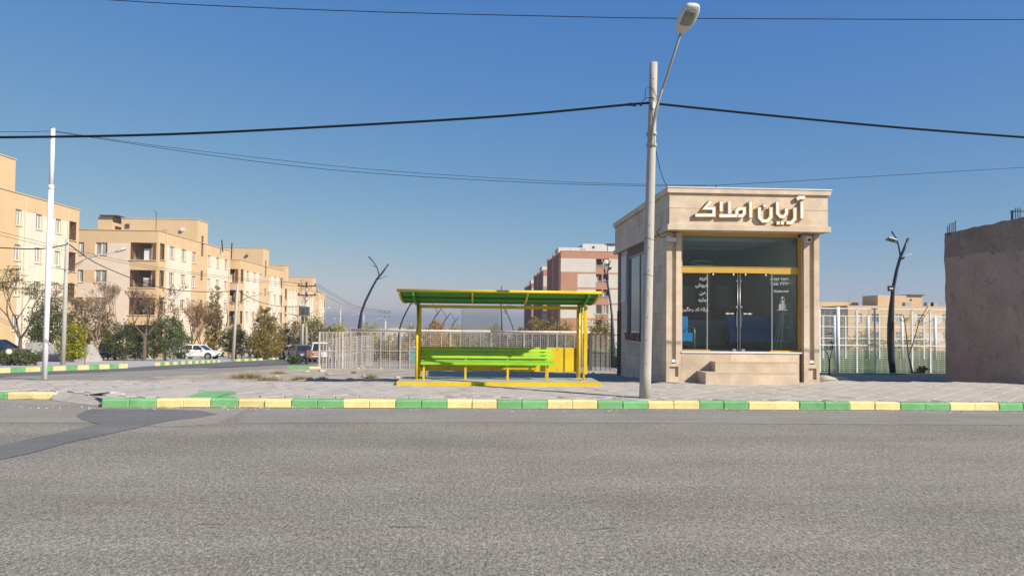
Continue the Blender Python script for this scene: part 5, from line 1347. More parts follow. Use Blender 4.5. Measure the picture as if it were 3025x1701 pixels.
def ochre_block(name, label, X, Y0, zr, zg, mirror=False, L=24.4, wins=WINS, tower=(11.5, 15.1), front=True, front_w=9.0, endbalc=False, rows=4, tower_w=9.4, extra_front=0):
    """street facade faces +X; mirror=True measures from the far corner"""
    bl = Block(name, label, (X - 5, Y0 + (L / 2 if not mirror else -L / 2), zg))
    ya, yb = (Y0, Y0 + L) if not mirror else (Y0 - L, Y0)
    mp = (lambda a, b: (a, b)) if not mirror else (lambda a, b: (L - b, L - a))
    O = (X, ya); ang = RAD(90)
    op = []; wl = []
    for r in range(rows):
        zt = zr - 1.37 - 3.03 * r; zs_ = zt - 1.38
        for a, b in wins:
            a, b = mp(a, b); op.append((a, b, zs_, zt)); wl.append((a, zs_, b - a, 1.38, 'two'))
        a, b = mp(.45, 1.75); op.append((a, b, zt - 1.75, zt + .08, .9))
        if endbalc: a, b = mp(L - 1.2, L - .3); op.append((a, b, zt - 1.75, zt + .08, .9))
    sw = mp(12.95, 13.85)
    stairs = [(zr - 1.72, zr + .93 if tower else zr - .5), (zr - 4.8, zr - 3.55), (zr - 8.55, zr - 7.3)]
    zones = [(*mp(1.95, 9.75), zg, zr - 1.4, 1), (*mp(15.0, L - (1.5 if endbalc else .9)), zg, zr - 1.4, 1)]
    ow = [o for o in op]
    for a, b in stairs[1:]: ow.append((*sw, a, b))
    if tower:
        t0, t1 = mp(*tower)
        top = (*sw, stairs[0][0], zr); ow.append(top)
    else: ow.append((*sw, *stairs[0]))
    MT = [M['orange'], M['cream']]
    bl.wall(O, ang, L, zg, zr, ow, zones, MT)
    for a, z, w, h, st in wl: bl.window(O, ang, a, z, w, h, st)
    for a, b in (stairs if True else []):
        bl.window(O, ang, sw[0], a, sw[1] - sw[0], b - a, 'stair', False)
    for r in range(rows):
        zt = zr - 1.37 - 3.03 * r + .08
        a, b = mp(.45, 1.75); louvre(bl, O, ang, a, b, zt - 1.83 + (.0 if r else .0), zt)
        bl.box('balcony_ledge', (X - .1, ya + a - .08, zt - 1.91), (X + .1, ya + b + .08, zt - 1.832), M['sill'])
        if endbalc: a, b = mp(L - 1.2, L - .3); louvre(bl, O, ang, a, b, zt - 1.83, zt)
    # front facade
    fw_ = front_w; Of = (X - fw_, ya)
    opf = []; fz_ = []
    balc = (fw_ - 3.0, fw_ - .22)
    for r in range(rows):
        zt = zr - 1.37 - 3.03 * r
        opf += [(fw_ - 6.8, fw_ - 5.5, zt - 1.38, zt), (fw_ - 9.2 if fw_ > 9.3 else .15, fw_ - 8.0, zt - 1.38, zt), (*balc, zt - 1.85, zt + .06, 1.5)]
    fz_ = [(fw_ - 5.6, fw_ - 3.05, zg, zr - 1.4, 1), (0, fw_ - 5.6, zg, zr - 1.4, 1)] + [(fw_ - 7.95, fw_ - 6.85, zr - 2.8 - 3.03 * r, zr - 1.4 - 3.03 * r, 2) for r in range(rows)]
    if front:
        bl.wall(Of, 0, fw_, zg, zr, opf, fz_, [M['orange'], M['pinkcream'], M['orange']], 'front_wall')
        for r in range(rows):
            zt = zr - 1.37 - 3.03 * r
            bl.window(Of, 0, fw_ - 6.8, zt - 1.38, 1.3, 1.38); bl.window(Of, 0, opf[3 * r + 1][0], zt - 1.38, opf[3 * r + 1][1] - opf[3 * r + 1][0], 1.38)
            louvre(bl, Of, 0, balc[0], balc[0] + (.95 if r < 2 else 1.9), zt - 1.85, zt + .06)
            if r > 0: louvre(bl, Of, 0, balc[0] + 1.0, balc[1], zt - 1.85, zt - 1.85 + (.85 if r == 1 else 1.0))
            bx = X - fw_ + balc[0]
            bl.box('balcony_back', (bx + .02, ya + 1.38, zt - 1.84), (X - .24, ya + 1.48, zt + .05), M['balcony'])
            bl.box('stored_cabinet', (bx + 1.15, ya + .75, zt - 1.84), (bx + 1.95, ya + 1.3, zt - .55 - .2 * (r % 2)), M['appliance'])
            bl.box('stored_box', (bx + 2.05, ya + .6, zt - 1.84), (bx + 2.6, ya + 1.2, zt - 1.05), M['fence_grey'])
            bl.box('balcony_ledge', (bx - .1, ya - .1, zt - 1.95), (X - .14, ya + .08, zt - 1.852), M['sill'])
    else:
        bl.wall(Of, 0, fw_, zg, zr, [], [(0, fw_, zg, zr - 1.4, 1)], [M['orange'], M['pinkcream']], 'front_wall')
    # far and rear walls, roof, parapet edging
    mb = MB(bl.o); W2 = X - 14
    mb.add([(X, yb, zg), (W2, yb, zg), (W2, yb, zr), (X, yb, zr)], [(0, 1, 2, 3)]); mb.add([(W2, yb, zg), (W2, ya, zg), (W2, ya, zr), (W2, yb, zr)], [(0, 1, 2, 3)])
    if W2 < X - fw_: mb.add([(W2, ya, zg), (X - fw_, ya, zg), (X - fw_, ya, zr), (W2, ya, zr)], [(0, 1, 2, 3)])
    mb.build('rear_wall', M['orange'], bl.root)
    bl.box('roof_deck', (W2 + .02, ya + .02, zr - .6), (X - .25, yb - .02, zr - .45), M['concrete'])
    mb = MB(bl.o); e = .07
    mb.box((X - .25, ya - e, zr), (X + e, yb + e, zr + .08)); mb.box((W2, ya - e, zr + .001), (X - .251, ya + .25, zr + .081))
    mb.build('parapet_edge', M['roof_edge'], bl.root)
    if tower:
        t0, t1 = mp(*tower); ty0, ty1 = ya + t0, ya + t1; zt = zr + 2.78; tw = tower_w
        bl.wall((X + .001, ty0), RAD(90), t1 - t0, zr + .081, zt, [(sw[0] - t0, sw[1] - t0, zr + .081, stairs[0][1])], [], [M['orange']], 'tower_wall')
        mb = MB(bl.o); xw = X - tw
        mb.add([(xw, ty0, zr - .4), (X, ty0, zr - .4), (X, ty0, zt), (xw, ty0, zt)], [(0, 1, 2, 3)]); mb.add([(X, ty1, zr + .081), (xw, ty1, zr - .4), (xw, ty1, zt), (X, ty1, zt)], [(0, 1, 2, 3)]); mb.add([(xw, ty1, zr - .4), (xw, ty0, zr - .4), (xw, ty0, zt), (xw, ty1, zt)], [(0, 1, 2, 3)])
        mb.build('tower_side', M['orange'], bl.root)
        bl.box('tower_roof', (xw - .06, ty0 - .06, zt), (X + .07, ty1 + .06, zt + .09), M['roof_edge'])
    for u in (2.1, 14.95 if not mirror else 9.0, L - .5):
        y = ya + (u if not mirror else L - u)
        if ya < y < yb: MB(bl.o).tube([(X + .06, y, zg), (X + .06, y, zr - .1)], .045, 6).build('downpipe', M['sill'], bl.root, True)
    return bl
A = ochre_block('apartment_block', 'ochre and cream apartment block cut off by the picture edge', -39.42, 76.07, 12.14, gz(64) - .4, mirror=True, wins=[(3.2, 4.15), (6.3, 7.3), (9.4, 10.3), (15.2, 16.3), (18.5, 19.7), (21.9, 23.2)], tower=(10.5, 14.2), front=False)
Bk = ochre_block('apartment_block', 'ochre and cream apartment block with open corner balconies facing the road', -34.99, 84.11, 11.1, gz(90) - .6, front_w=9.2, tower_w=9.4)
Ck = ochre_block('apartment_block', 'ochre apartment block behind the broad tree, third along the street', -33.83, 109.14, 9.9, gz(118) - .6, endbalc=True, tower_w=7.5)
Dk = ochre_block('apartment_block', 'short ochre apartment block beginning with a stair tower, fourth along the street', -33.53, 133.5, 8.07, gz(138) - .6, L=10.6, wins=[(3.2, 4.3), (5.7, 6.8), (8.3, 9.4)], tower=(0.02, 2.6), front=False, tower_w=6)
Ek = ochre_block('apartment_block', 'farthest ochre apartment block behind the transformer poles', -33.05, 145.46, 7.13, gz(155) - .6, L=21.8, wins=[(2.9, 4.0), (5.6, 6.7), (7.7, 8.3), (12.6, 13.7), (15.4, 16.5), (18.0, 19.1)], tower=(8.4, 11.7), endbalc=True, tower_w=9, front=False)
# rooftop things on the corner block
b = Bk
b.box('roof_hut', (at(304, 700, 97).x, 95.7, 10.7), (at(345, 700, 97).x, 99, azz(320, 640, 96)), M['orange'])
b.box('hut_roof', (at(296, 640, 95.5).x, 95.3, azz(320, 640, 96)), (at(350, 640, 95.5).x, 99.3, azz(320, 637, 96)), M['roof_dark'])
b.box('vent_opening', (at(371, 668, 95.6).x, 95.50, azz(371, 674, 95.6)), (at(383, 668, 95.6).x, 95.57, azz(371, 661.5, 95.6)), M['frame_brown'])
b.box('roof_door', (at(474, 685, 95.55).x, 95.50, 10.7), (at(492, 685, 95.55).x, 95.57, azz(480, 680, 95.55)), M['red_render'])
cz = at(540, 678, 95.5); mb = MB(b.o); mb.tube([(cz.x, 95.5, cz.z), (cz.x, 95.3, cz.z)], .25, 12); mb.build('dish', M['appliance'], b.root)
for k in range(5):
    p = at(325 + k * 5, 677, 88); mb = MB(b.o); mb.cbox((p.x, 88 + .2 * k, 10.95 + .12 * (k % 2)), (.45, .4, .6 + .15 * (k % 3))); mb.build('roof_unit', M['fence_grey'], b.root)
p = at(461, 678, 86); MB(b.o).tube([(p.x, 86, 10.6), (p.x - .02, 86, azz(461, 626, 86)), (p.x - .3, 86, azz(461, 624, 86))], .035, 6).build('roof_mast', M['black_metal'], b.root)
for px, Y, t in ((658, 711, 0), (683, 718, 0)):
    pass
p = at(658, 735, 104); MB(b.o).tube([(p.x, 104, 10.6), (p.x - .15, 104, azz(656, 709, 104))], .1, 6).build('chimney_pipe', M['black_metal'], b.root)
p = at(683, 730, 112); MB(Ck.o).tube([(p.x, 112, 9.3), (p.x + .1, 112, azz(684, 718, 112))], .1, 6).build('chimney_pipe', M['black_metal'], Ck.root)
p = at(690, 730, 113); MB(Ck.o).tube([(p.x, 113, 9.3), (p.x, 113, azz(690, 701, 113))], .03, 6).build('roof_mast', M['grey_metal'], Ck.root)
b = Ck; cz = at(723, 754, 119.5); mb = MB(b.o); mb.tube([(cz.x, 120.6, cz.z), (cz.x, 120.4, cz.z)], .22, 10); mb.build('vent_cap', M['frame_brown'], b.root)
# forecourt wall, ramp and steps at the first block
q0 = Vector((-33.0, 57, gz(57))); fs_ = thing('entrance_steps', 'pale concrete entrance ramp wall and steps before the first block', 'steps', q0)
MB(q0).prism([at(75, 1066, 57), at(205, 1066, 57), at(140, 1012, 57), at(75, 1012, 57)], (0, .3, 0)).build('ramp_wall', M['concrete'], fs_)
for k in range(6):
    a = at(140 + k * 9, 1016 + k * 8, 56.6); mb = MB(q0); mb.box((a.x, 54.6 + .3 * (5 - k), q0.z - .3), (a.x + 3.2 - k * .1, 56.9 + .002 * k, a.z)); mb.build('step', M['concrete'], fs_)

# ---- terracotta blocks in the middle distance
def terra_block(label, Y0, L, zr, zg, X=16.51, W=19.0, detail=True):
    bl = Block('apartment_block', label, (X + W / 2, Y0 + L / 2, zg)); O = (X, Y0); k = Y0 / 142.0
    f = lambda px: axx(px, 142.0, 800) - 16.51
    cols = [(f(1761), f(1777.7)), (f(1781.7), f(1798)), (f(1840), f(1856))]
    op = []; zn = []; R_ = int((zr - zg) / 2.95)
    for r in range(R_):
        zt = zr - 1.42 - 2.95 * r
        for c in cols: op.append((*c, zt - 1.75, zt, 1.2 if r < 3 else .2))
        zn.append((f(1798), W, zt - 2.65, zt, 1))
        a = 0 if r % 3 == 0 else f(1706)
        zn.append((a, f(1760), zt - 2.58, zt, 1))
    bl.wall(O, 0, W, zg, zr, op, zn, [M['red_render'], M['white_render']], 'front_wall')
    for r in range(R_):
        zt = zr - 1.42 - 2.95 * r
        for ci, c in enumerate(cols):
            if r >= 3: bl.window(O, 0, c[0], zt - 1.75, c[1] - c[0], 1.75, 'two' if ci else 'dark')
            else:
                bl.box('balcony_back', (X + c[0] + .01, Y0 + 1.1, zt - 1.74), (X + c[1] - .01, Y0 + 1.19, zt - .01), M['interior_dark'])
                bl.box('hanging_laundry', (X + c[0] + .1, Y0 + .6, zt - 1.5 + .2 * ci), (X + c[0] + .55 + .1 * r, Y0 + .65, zt - .3), M['appliance'] if (r + ci) % 2 else M['maroon'])
                mb = MB(bl.o)
                for q in range(3): mb.box((X + c[0], Y0 + .05, zt - 1.7 + q * .2), (X + c[1], Y0 + .1, zt - 1.64 + q * .2))
                mb.build('railing', M['appliance'], bl.root)
    # shaded street side with bays and windows
    nb = 5; seg = L / nb
    opl = []; O2 = (X, Y0 + L)
    for i in range(nb):
        for r in range(R_):
            zt = zr - 1.4 - 2.95 * r; opl.append((seg * i + .8, seg * i + 2.2, zt - 1.5, zt))
    bl.wall(O2, RAD(-90), L, zg, zr, opl, [(seg * i + 2.6, seg * i + 3.6, zg, zr - 1.4, 1) for i in range(nb)], [M['red_render'], M['white_render']], 'street_wall')
    for (a, b_, c, d) in opl[::1]: bl.window(O2, RAD(-90), a, c, b_ - a, d - c, 'dark', False)
    for i in (1, 3): bl.box('bay', (X - .9, Y0 + seg * i + .2, zg + 3), (X - .01, Y0 + seg * i + 2.4, zr - .2), M['red_render'])
    bl.box('roof_deck', (X + .02, Y0 + .02, zr - .3), (X + W - .02, Y0 + L - .02, zr - .02), M['concrete'])
    bl.box('far_wall', (X + .01, Y0 + L - .3, zg), (X + W, Y0 + L - .005, zr - .31), M['red_render'])
    s = Y0 / 142
    bl.box('roof_room', (X + .3, Y0 + 7, zr - .1), (X + 5.2, Y0 + 14, zr + 1.35), M['white_render'])
    bl.box('roof_room', (X + 5.201, Y0 + 7, zr - .1), (X + 10.2, Y0 + 14, zr + 2.15), M['white_render'])
    bl.box('parapet_edge', (X - .06, Y0 - .06, zr - .019), (X + W, Y0 + .2, zr + .05), M['red_render'])
    if detail:
        bl.box('roof_vent', (X + 7.2, Y0 + 6.94, zr + 1.25), (X + 7.65, Y0 + 6.999, zr + 1.7), M['frame_brown'])
        bl.box('water_tank', (X + 10.4, Y0 + 7.2, zr), (X + 12.0, Y0 + 9, zr + 2.0), M['lamp_body']); bl.box('tank_cover', (X + 9.9, Y0 + 6.8, zr + 2.151), (X + 12.3, Y0 + 9.4, zr + 2.25), M['roof_dark'])
        mb = MB(bl.o); c = Vector((X + cols[1][0] + .5, Y0 - .25, zr - 2.0)); mb.sph(c, (.45, .1, .45), 14, 8); mb.build('dish', M['appliance'], bl.root, True)
        MB(bl.o).tube([(X + 5.3, Y0 + 8, zr + 2.1), (X + 5.3, Y0 + 8, zr + 4.2)], .03, 5).build('antenna_mast', M['grey_metal'], bl.root)
        MB(bl.o).tube([(X + 4.9, Y0 + 8, zr + 3.3), (X + 6.0, Y0 + 8, zr + 3.4)], .025, 5).build('antenna_arm', M['grey_metal'], bl.root)
        MB(bl.o).tube([(X + 2.0, Y0 + .5, zr), (X + 2.0, Y0 + .5, zr + .95), (X + 2.15, Y0 + .5, zr + 1.0)], .04, 5).build('vent_pipe', M['grey_metal'], bl.root)
        mb = MB(bl.o); mb.box((X + 3.8, Y0 + .5, zr + .35), (X + 4.8, Y0 + 1.2, zr + .5)); mb.box((X + 3.9, Y0 + .6, zr), (X + 3.98, Y0 + .68, zr + .35)); mb.box((X + 4.6, Y0 + .6, zr), (X + 4.68, Y0 + .68, zr + .35)); mb.build('roof_cooler', M['fence_grey'], bl.root)
    return bl
terra_block('terracotta and off-white apartment block rising behind the shelter roof', 142.0, 26, 15.0, gz(150) - 1)
terra_block('second terracotta apartment block stepping back behind the nearest one', 178.0, 26, 13.7, gz(180) - 1, detail=False)
terra_block('third terracotta apartment block, its end just over the shelter roof', 214.0, 26, 12.2, gz(220) - 1, detail=False)

# ---- ochre block beyond the sports field
Yq = 120.0; fx = lambda p: axx(p, Yq, 900)
b = Block('apartment_block', 'ochre apartment block beyond the sports field fences', (fx(2700), Yq + 8, gz(Yq) - .5))
zm = azz(2700, 904, Yq); L_ = 34; xo = fx(2505)
op = []; zn = []
for r in range(2):
    zt = zm - 1.35 - 3.0 * r
    for p0 in (2525, 2575, 2645, 2710, 2783, 2805, 2850): op.append((fx(p0) - xo, fx(p0) - xo + 1.2, zt - 1.4, zt))
    zn.append((fx(2695) - xo, L_, zt - 1.6, zt, 1))
b.wall((xo, Yq), 0, L_, gz(Yq) - .5, zm, op, zn, [M['orange'], M['pinkcream']], 'front_wall')
for (a, b_, c, d) in op: b.window((xo, Yq), 0, a, c, b_ - a, d - c)
b.box('body', (xo + .01, Yq + .25, gz(Yq) - .5), (xo + L_, Yq + 14, zm - .02), M['orange'])
b.box('stair_tower', (fx(2622), Yq + 3, zm - .5), (fx(2757), Yq + 8, azz(2690, 873, Yq + 3)), M['orange'])
b.box('tower_cap', (fx(2715), Yq + 2.7, azz(2690, 872.8, Yq + 3)), (fx(2760), Yq + 8.2, azz(2690, 870, Yq + 3)), M['roof_dark'])
b.box('tower_vent', (fx(2719), Yq + 2.95, azz(2720, 889, Yq + 3)), (fx(2725), Yq + 3.0, azz(2720, 883, Yq + 3)), M['frame_brown'])
b.box('rear_block', (fx(2494), Yq + 9, zm - 1), (fx(2618), Yq + 13, azz(2550, 893, Yq + 9)), M['orange'])
for px in (2685, 2760, 2750): b.box('roof_unit', (fx(px), Yq + 1, zm - .03), (fx(px) + 1.1, Yq + 2, azz(px, 893, Yq + 1)), M['fence_grey'])
for px in (2686, 2540): MB(b.o).tube([(fx(px), Yq + 3.5, zm), (fx(px), Yq + 3.5, azz(px, 846 if px > 2600 else 868, Yq + 3.5))], .03, 5).build('roof_mast', M['grey_metal'], b.root)

# ================================================================== TREES AND SHRUBS
LF = {
 'dark': leafmat('leaf_dark', [(0.062, 0.092, 0.040), (0.126, 0.154, 0.059), (0.213, 0.229, 0.083), (0.091, 0.121, 0.050)], .45),
 'olive': leafmat('leaf_olive', [(0.126, 0.123, 0.054), (0.232, 0.188, 0.081), (0.318, 0.224, 0.099), (0.169, 0.159, 0.063)], .45),
 'yellow': leafmat('leaf_yellowing', [(0.380, 0.319, 0.036), (0.500, 0.500, 0.036), (0.211, 0.243, 0.036), (0.500, 0.412, 0.054)], .45),
 'autumn': leafmat('leaf_autumn', [(0.500, 0.319, 0.090), (0.359, 0.290, 0.081), (0.500, 0.412, 0.117), (0.254, 0.224, 0.063)], .45),
 'russet': leafmat('leaf_russet', [(0.500, 0.243, 0.081), (0.500, 0.374, 0.125), (0.423, 0.224, 0.090), (0.338, 0.262, 0.090)], .45),
 'broad': leafmat('leaf_broad', [(0.254, 0.197, 0.057), (0.434, 0.309, 0.090), (0.169, 0.169, 0.049), (0.500, 0.355, 0.117)], .45),
 'spray': leafmat('leaf_spray', [(0.211, 0.224, 0.063), (0.359, 0.300, 0.090), (0.147, 0.178, 0.054), (0.500, 0.355, 0.108)], .45)}
def branches(mb, p, d, L, r, depth, tips, rng, spread=.55, up=.12, kids=(2, 3), shrink=.72, n=5):
    pts = [p]; q = p.copy(); dd = d.copy(); seg = 3
    for i in range(seg):
        dd = (dd + Vector((rng.uniform(-1, 1), rng.uniform(-1, 1), rng.uniform(-.4, 1) * .6)) * .14 + Vector((0, 0, up * .3))).normalized()
        q = q + dd * (L / seg); pts.append(q.copy())
    mb.tube(pts, [max(.0135, r * (1 - .38 * i / seg)) for i in range(seg + 1)], n if depth > 2 else 3, cap=False)
    tips.append((q, dd, depth))
    if depth <= 0: return
    for k in range(rng.randint(*kids)):
        nd = (dd + Vector((rng.uniform(-1, 1), rng.uniform(-1, 1), rng.uniform(-.35, .7))).normalized() * spread * rng.uniform(.6, 1.3) + Vector((0, 0, up))).normalized()
        st = pts[-1] if k < 2 else pts[-2]
        branches(mb, st, nd, L * shrink * rng.uniform(.8, 1.2), r * .58, depth - 1, tips, rng, spread, up, kids, shrink, n)
def leaf(mb, c, s, rng, flat=0.0):
    a = Vector((rng.gauss(0, 1), rng.gauss(0, 1), rng.gauss(0, 1) * (1 - flat))).normalized()
    b = a.cross(Vector((rng.gauss(0, 1) * (1 - flat * .8), rng.gauss(0, 1) * (1 - flat * .8), rng.gauss(0, 1) + flat * 3))).normalized()
    l = s * rng.uniform(.7, 1.4); w = l * rng.uniform(.35, .6)
    mb.add([c - a * l * .5, c + b * w * .5, c + a * l * .5, c - b * w * .5], [(0, 1, 2, 3)])
def crown_cloud(mb, ell, clumps, per, size, rng, flat=0.0, hollow=.35):
    tot = sum(e[3] * e[4] * e[5] for e in ell)
    for (x, y, z, rx, ry, rz) in ell:
        n_ = max(2, int(1.7 * clumps * rx * ry * rz / tot))
        for _ in range(n_):
            v = Vector((rng.gauss(0, 1), rng.gauss(0, 1), rng.gauss(0, 1))).normalized() * (rng.uniform(hollow, 1.0) ** .55) * rng.uniform(.8, 1.12)
            c = Vector((x + v.x * rx, y + v.y * ry, z + v.z * rz)); cr = rng.uniform(.13, .30) * max(rx, rz)
            for _ in range(per):
                o = Vector((rng.gauss(0, .5), rng.gauss(0, .5), rng.gauss(0, .42 * (1 - flat * .75)))) * cr
                leaf(mb, c + o, size, rng, flat)
def leafy(name, label, px, Y, pw, ytop, mt, clumps=70, per=26, size=.17, trunk_h=.3, shape='round', bark='bark', seed=1, base_z=None, cat='tree', group=None, wood=True, lift=0.06):
    rng = random.Random(seed); zb = gz(Y) if base_z is None else base_z
    b = Vector((axx(px, Y), Y, zb)); t = thing(name, label, cat, b, group=group)
    H_ = azz(px, ytop, Y) - zb; R_ = pw * Y / 2200 / 2
    if wood:
        mb = MB(); tips = []
        th = H_ * trunk_h
        mb.tube([Vector((0, 0, -.1)), Vector((rng.uniform(-.05, .05), 0, th * .5)), Vector((rng.uniform(-.1, .1), 0, th + .05))], [H_ * .021 + .03, H_ * .018 + .02, H_ * .015 + .015], 7, cap=False)
        for k in range(5):
            d = Vector((rng.uniform(-1, 1), rng.uniform(-1, 1), 1.1)).normalized()
            branches(mb, Vector((0, 0, th * rng.uniform(.7, 1.0))), d, H_ * .26, H_ * .009 + .01, 2, tips, rng, .6, .2)
        mb.build('trunk', M[bark], t)
    mb = MB()
    if shape == 'round': ell = [(0, 0, H_ * .58, R_ * .9, R_ * .9, H_ * .40), (-R_ * .45, 0, H_ * .42, R_ * .55, R_ * .6, H_ * .34), (R_ * .45, R_ * .1, H_ * .40, R_ * .55, R_ * .6, H_ * .34)]
    elif shape == 'bush': ell = [(0, 0, H_ * .5, R_ * .85, R_ * .85, H_ * .47), (-R_ * .55, 0, H_ * .36, R_ * .5, R_ * .6, H_ * .34), (R_ * .5, .1, H_ * .38, R_ * .5, R_ * .6, H_ * .36), (R_ * .1, 0, H_ * .75, R_ * .5, R_ * .5, H_ * .26)]
    elif shape == 'column': ell = [(0, 0, H_ * (.2 + .13 * k), R_ * (1.0 - .09 * k - (.2 if k == 0 else 0)), R_ * (1 - .09 * k), H_ * .13) for k in range(7)]
    elif shape == 'cone': ell = [(0, 0, H_ * (.16 + .12 * k), R_ * (1.05 - .13 * k), R_ * (1.05 - .13 * k), H_ * .12) for k in range(7)]
    else: ell = [(rng.uniform(-.6, .6) * R_, rng.uniform(-.5, .5) * R_, H_ * rng.uniform(.2, .85), R_ * .5, R_ * .5, H_ * .2) for _ in range(7)]
    crown_cloud(mb, ell, clumps, per, size, rng)
    mb.build('crown', LF[mt], t)
    return t
def bare(name, label, px, Y, ytop, trunk_frac, seed, bark='bark_pale', r=.11, depth=5, spread=.55, up=.12, leaves=None, leaf_n=0, lsize=.15, base_z=None, flat=0.0, kids=(2, 3), lean=0.0, n_main=3):
    rng = random.Random(seed); zb = gz(Y) if base_z is None else base_z
    b = Vector((axx(px, Y), Y, zb)); t = thing(name, label, 'tree', b)
    H_ = azz(px, ytop, Y) - zb; th = H_ * trunk_frac; mb = MB(); tips = []
    top = Vector((lean, 0, th)); mb.tube([Vector((0, 0, -.1)), Vector((lean * .4, 0, th * .5)), top], [r * 1.15, r, r * .85], 8, cap=False)
    for k in range(n_main):
        a = k * 2 * math.pi / n_main + rng.uniform(-.5, .5)
        d = Vector((math.cos(a) * spread * 1.1, math.sin(a) * spread * 1.1, 1)).normalized()
        branches(mb, top, d, (H_ - th) * .36, r * .62, depth, tips, rng, spread, up, kids)
    zmax = max(v.z for v in mb.v); k = (H_ - th) / max(.1, zmax - th)
    for v in mb.v:
        if v.z > th: v.z = th + (v.z - th) * k
    mb.build('trunk', M[bark], t)
    if leaves:
        lb = MB(); ends = [q for q in tips if q[2] <= 1]
        for _ in range(leaf_n):
            c, d, dp = rng.choice(ends); c = Vector((c.x, c.y, th + (c.z - th) * k if c.z > th else c.z))
            c = c + Vector((rng.gauss(0, .25), rng.gauss(0, .25), rng.gauss(0, .06 if flat else .2)))
            if flat:
                for _ in range(9): leaf(lb, c + Vector((rng.gauss(0, .16), rng.gauss(0, .16), rng.gauss(0, .02))), lsize, rng, flat)
            else: leaf(lb, c, lsize, rng)
        lb.build('crown', LF[leaves], t)
    return t
bare('silk_tree', 'silk tree with flat leaf sprays before the first apartment block', 62, 50, 785, .24, 3, 'bark', .12, 4, .75, .10, 'spray', 300, .17, flat=.8)
leafy('juniper_shrub', 'low spreading juniper at the left picture edge by the striped kerb', 58, 39, 150, 1036, 'dark', 70, 30, .11, shape='bush', seed=4, cat='shrub', wood=False)
leafy('evergreen_tree', 'dark evergreen tree half hidden behind the white pole', 140, 58, 105, 872, 'dark', 110, 28, .17, seed=5)
leafy('evergreen_shrub', 'dark low shrub at the foot of the pale entrance steps', 222, 55, 60, 1000, 'dark', 50, 26, .14, shape='bush', seed=51, cat='shrub', wood=False)
leafy('yellow_bush', 'yellowing bush right of the first street lamp', 218, 53, 78, 944, 'yellow', 80, 26, .15, shape='bush', seed=6, cat='shrub')
leafy('dusty_tree', 'dusty olive tree behind the yellowing bush', 262, 64, 150, 870, 'olive', 120, 26, .18, seed=7)
leafy('small_yellow_shrub', 'small yellow green shrub between the bare trunk and the parked grey car', 322, 68, 50, 975, 'yellow', 40, 24, .16, shape='bush', seed=8, cat='shrub')
bare('bare_tree', 'leafless vase shaped tree beside the parked motorbike', 294, 60, 842, .26, 9, 'bark_pale', .13, 6, .5, .14, lean=-.3)
bare('bare_tree', 'thin leafless tree against the cream wall of the corner block', 355, 72, 822, .36, 10, 'bark_pale', .08, 6, .5, .16)
leafy('evergreen_shrub', 'dense dark evergreen beside the parked grey car', 376, 63, 112, 948, 'dark', 120, 30, .15, shape='bush', seed=11, cat='shrub')
bare('bare_tree', 'largest leafless tree with dark trunk before the corner balconies', 429, 62, 830, .30, 12, 'bark', .15, 6, .68, .10, 'russet', 420, .13)
leafy('evergreen_shrub', 'widest dark evergreen behind the white saloon', 492, 64, 150, 926, 'dark', 160, 30, .15, shape='bush', seed=13, cat='shrub')
bare('russet_tree', 'reddish twiggy tree above the white saloon', 568, 84, 878, .18, 14, 'bark_red', .12, 5, .55, .18, 'russet', 1100, .17, n_main=5)
bare('russet_tree', 'second reddish twiggy tree left of the poplar', 598, 88, 905, .18, 15, 'bark_red', .10, 5, .5, .18, 'russet', 800, .17, n_main=4)
leafy('poplar_tree', 'slim yellowing poplar standing against the second block', 634, 87, 66, 860, 'broad', 130, 26, .19, shape='column', seed=16)
leafy('evergreen_shrub', 'dark evergreen between the poplar and the second street lamp', 697, 82, 96, 955, 'dark', 110, 28, .17, shape='bush', seed=17, cat='shrub')
leafy('broad_tree', 'broad bushy olive brown tree right of the second street lamp', 784, 79, 122, 886, 'broad', 230, 28, .19, shape='cone', seed=18)
leafy('evergreen_tree', 'dark ragged evergreen behind the parked motorbikes', 845, 92, 48, 955, 'dark', 60, 24, .2, seed=19)
bare('bare_tree', 'small leafless tree left of the transformer poles', 852, 84, 945, .3, 20, 'bark', .10, 4, .5, .15, 'autumn', 200, .17)
leafy('willow_tree', 'dark drooping tree behind the transformer poles', 925, 102, 70, 928, 'dark', 90, 26, .2, seed=21)
leafy('olive_tree', 'olive tree just left of the transformer poles', 882, 99, 52, 930, 'olive', 70, 24, .2, seed=22)
bare('sapling', 'young yellow leafed sapling right of the transformer poles', 922, 82, 935, .4, 23, 'bark', .06, 3, .6, .1, 'yellow', 160, .16)
leafy('street_shrub', 'small dark shrub on the street edge before the parked cars', 874, 51, 44, 1052, 'dark', 40, 26, .12, shape='bush', seed=24, cat='shrub', wood=False)
pstk = Vector((axx(254, 40), 40, gz(40))); o = tag(MB(pstk).tube([pstk, pstk + Vector((.03, 0, 1.2)), pstk + Vector((.0, 0, 2.1))], .022, 6).build('thin_stake', M['bark_red']), 'thin rusty stake standing behind the striped kerb', 'stake'); o.location = pstk
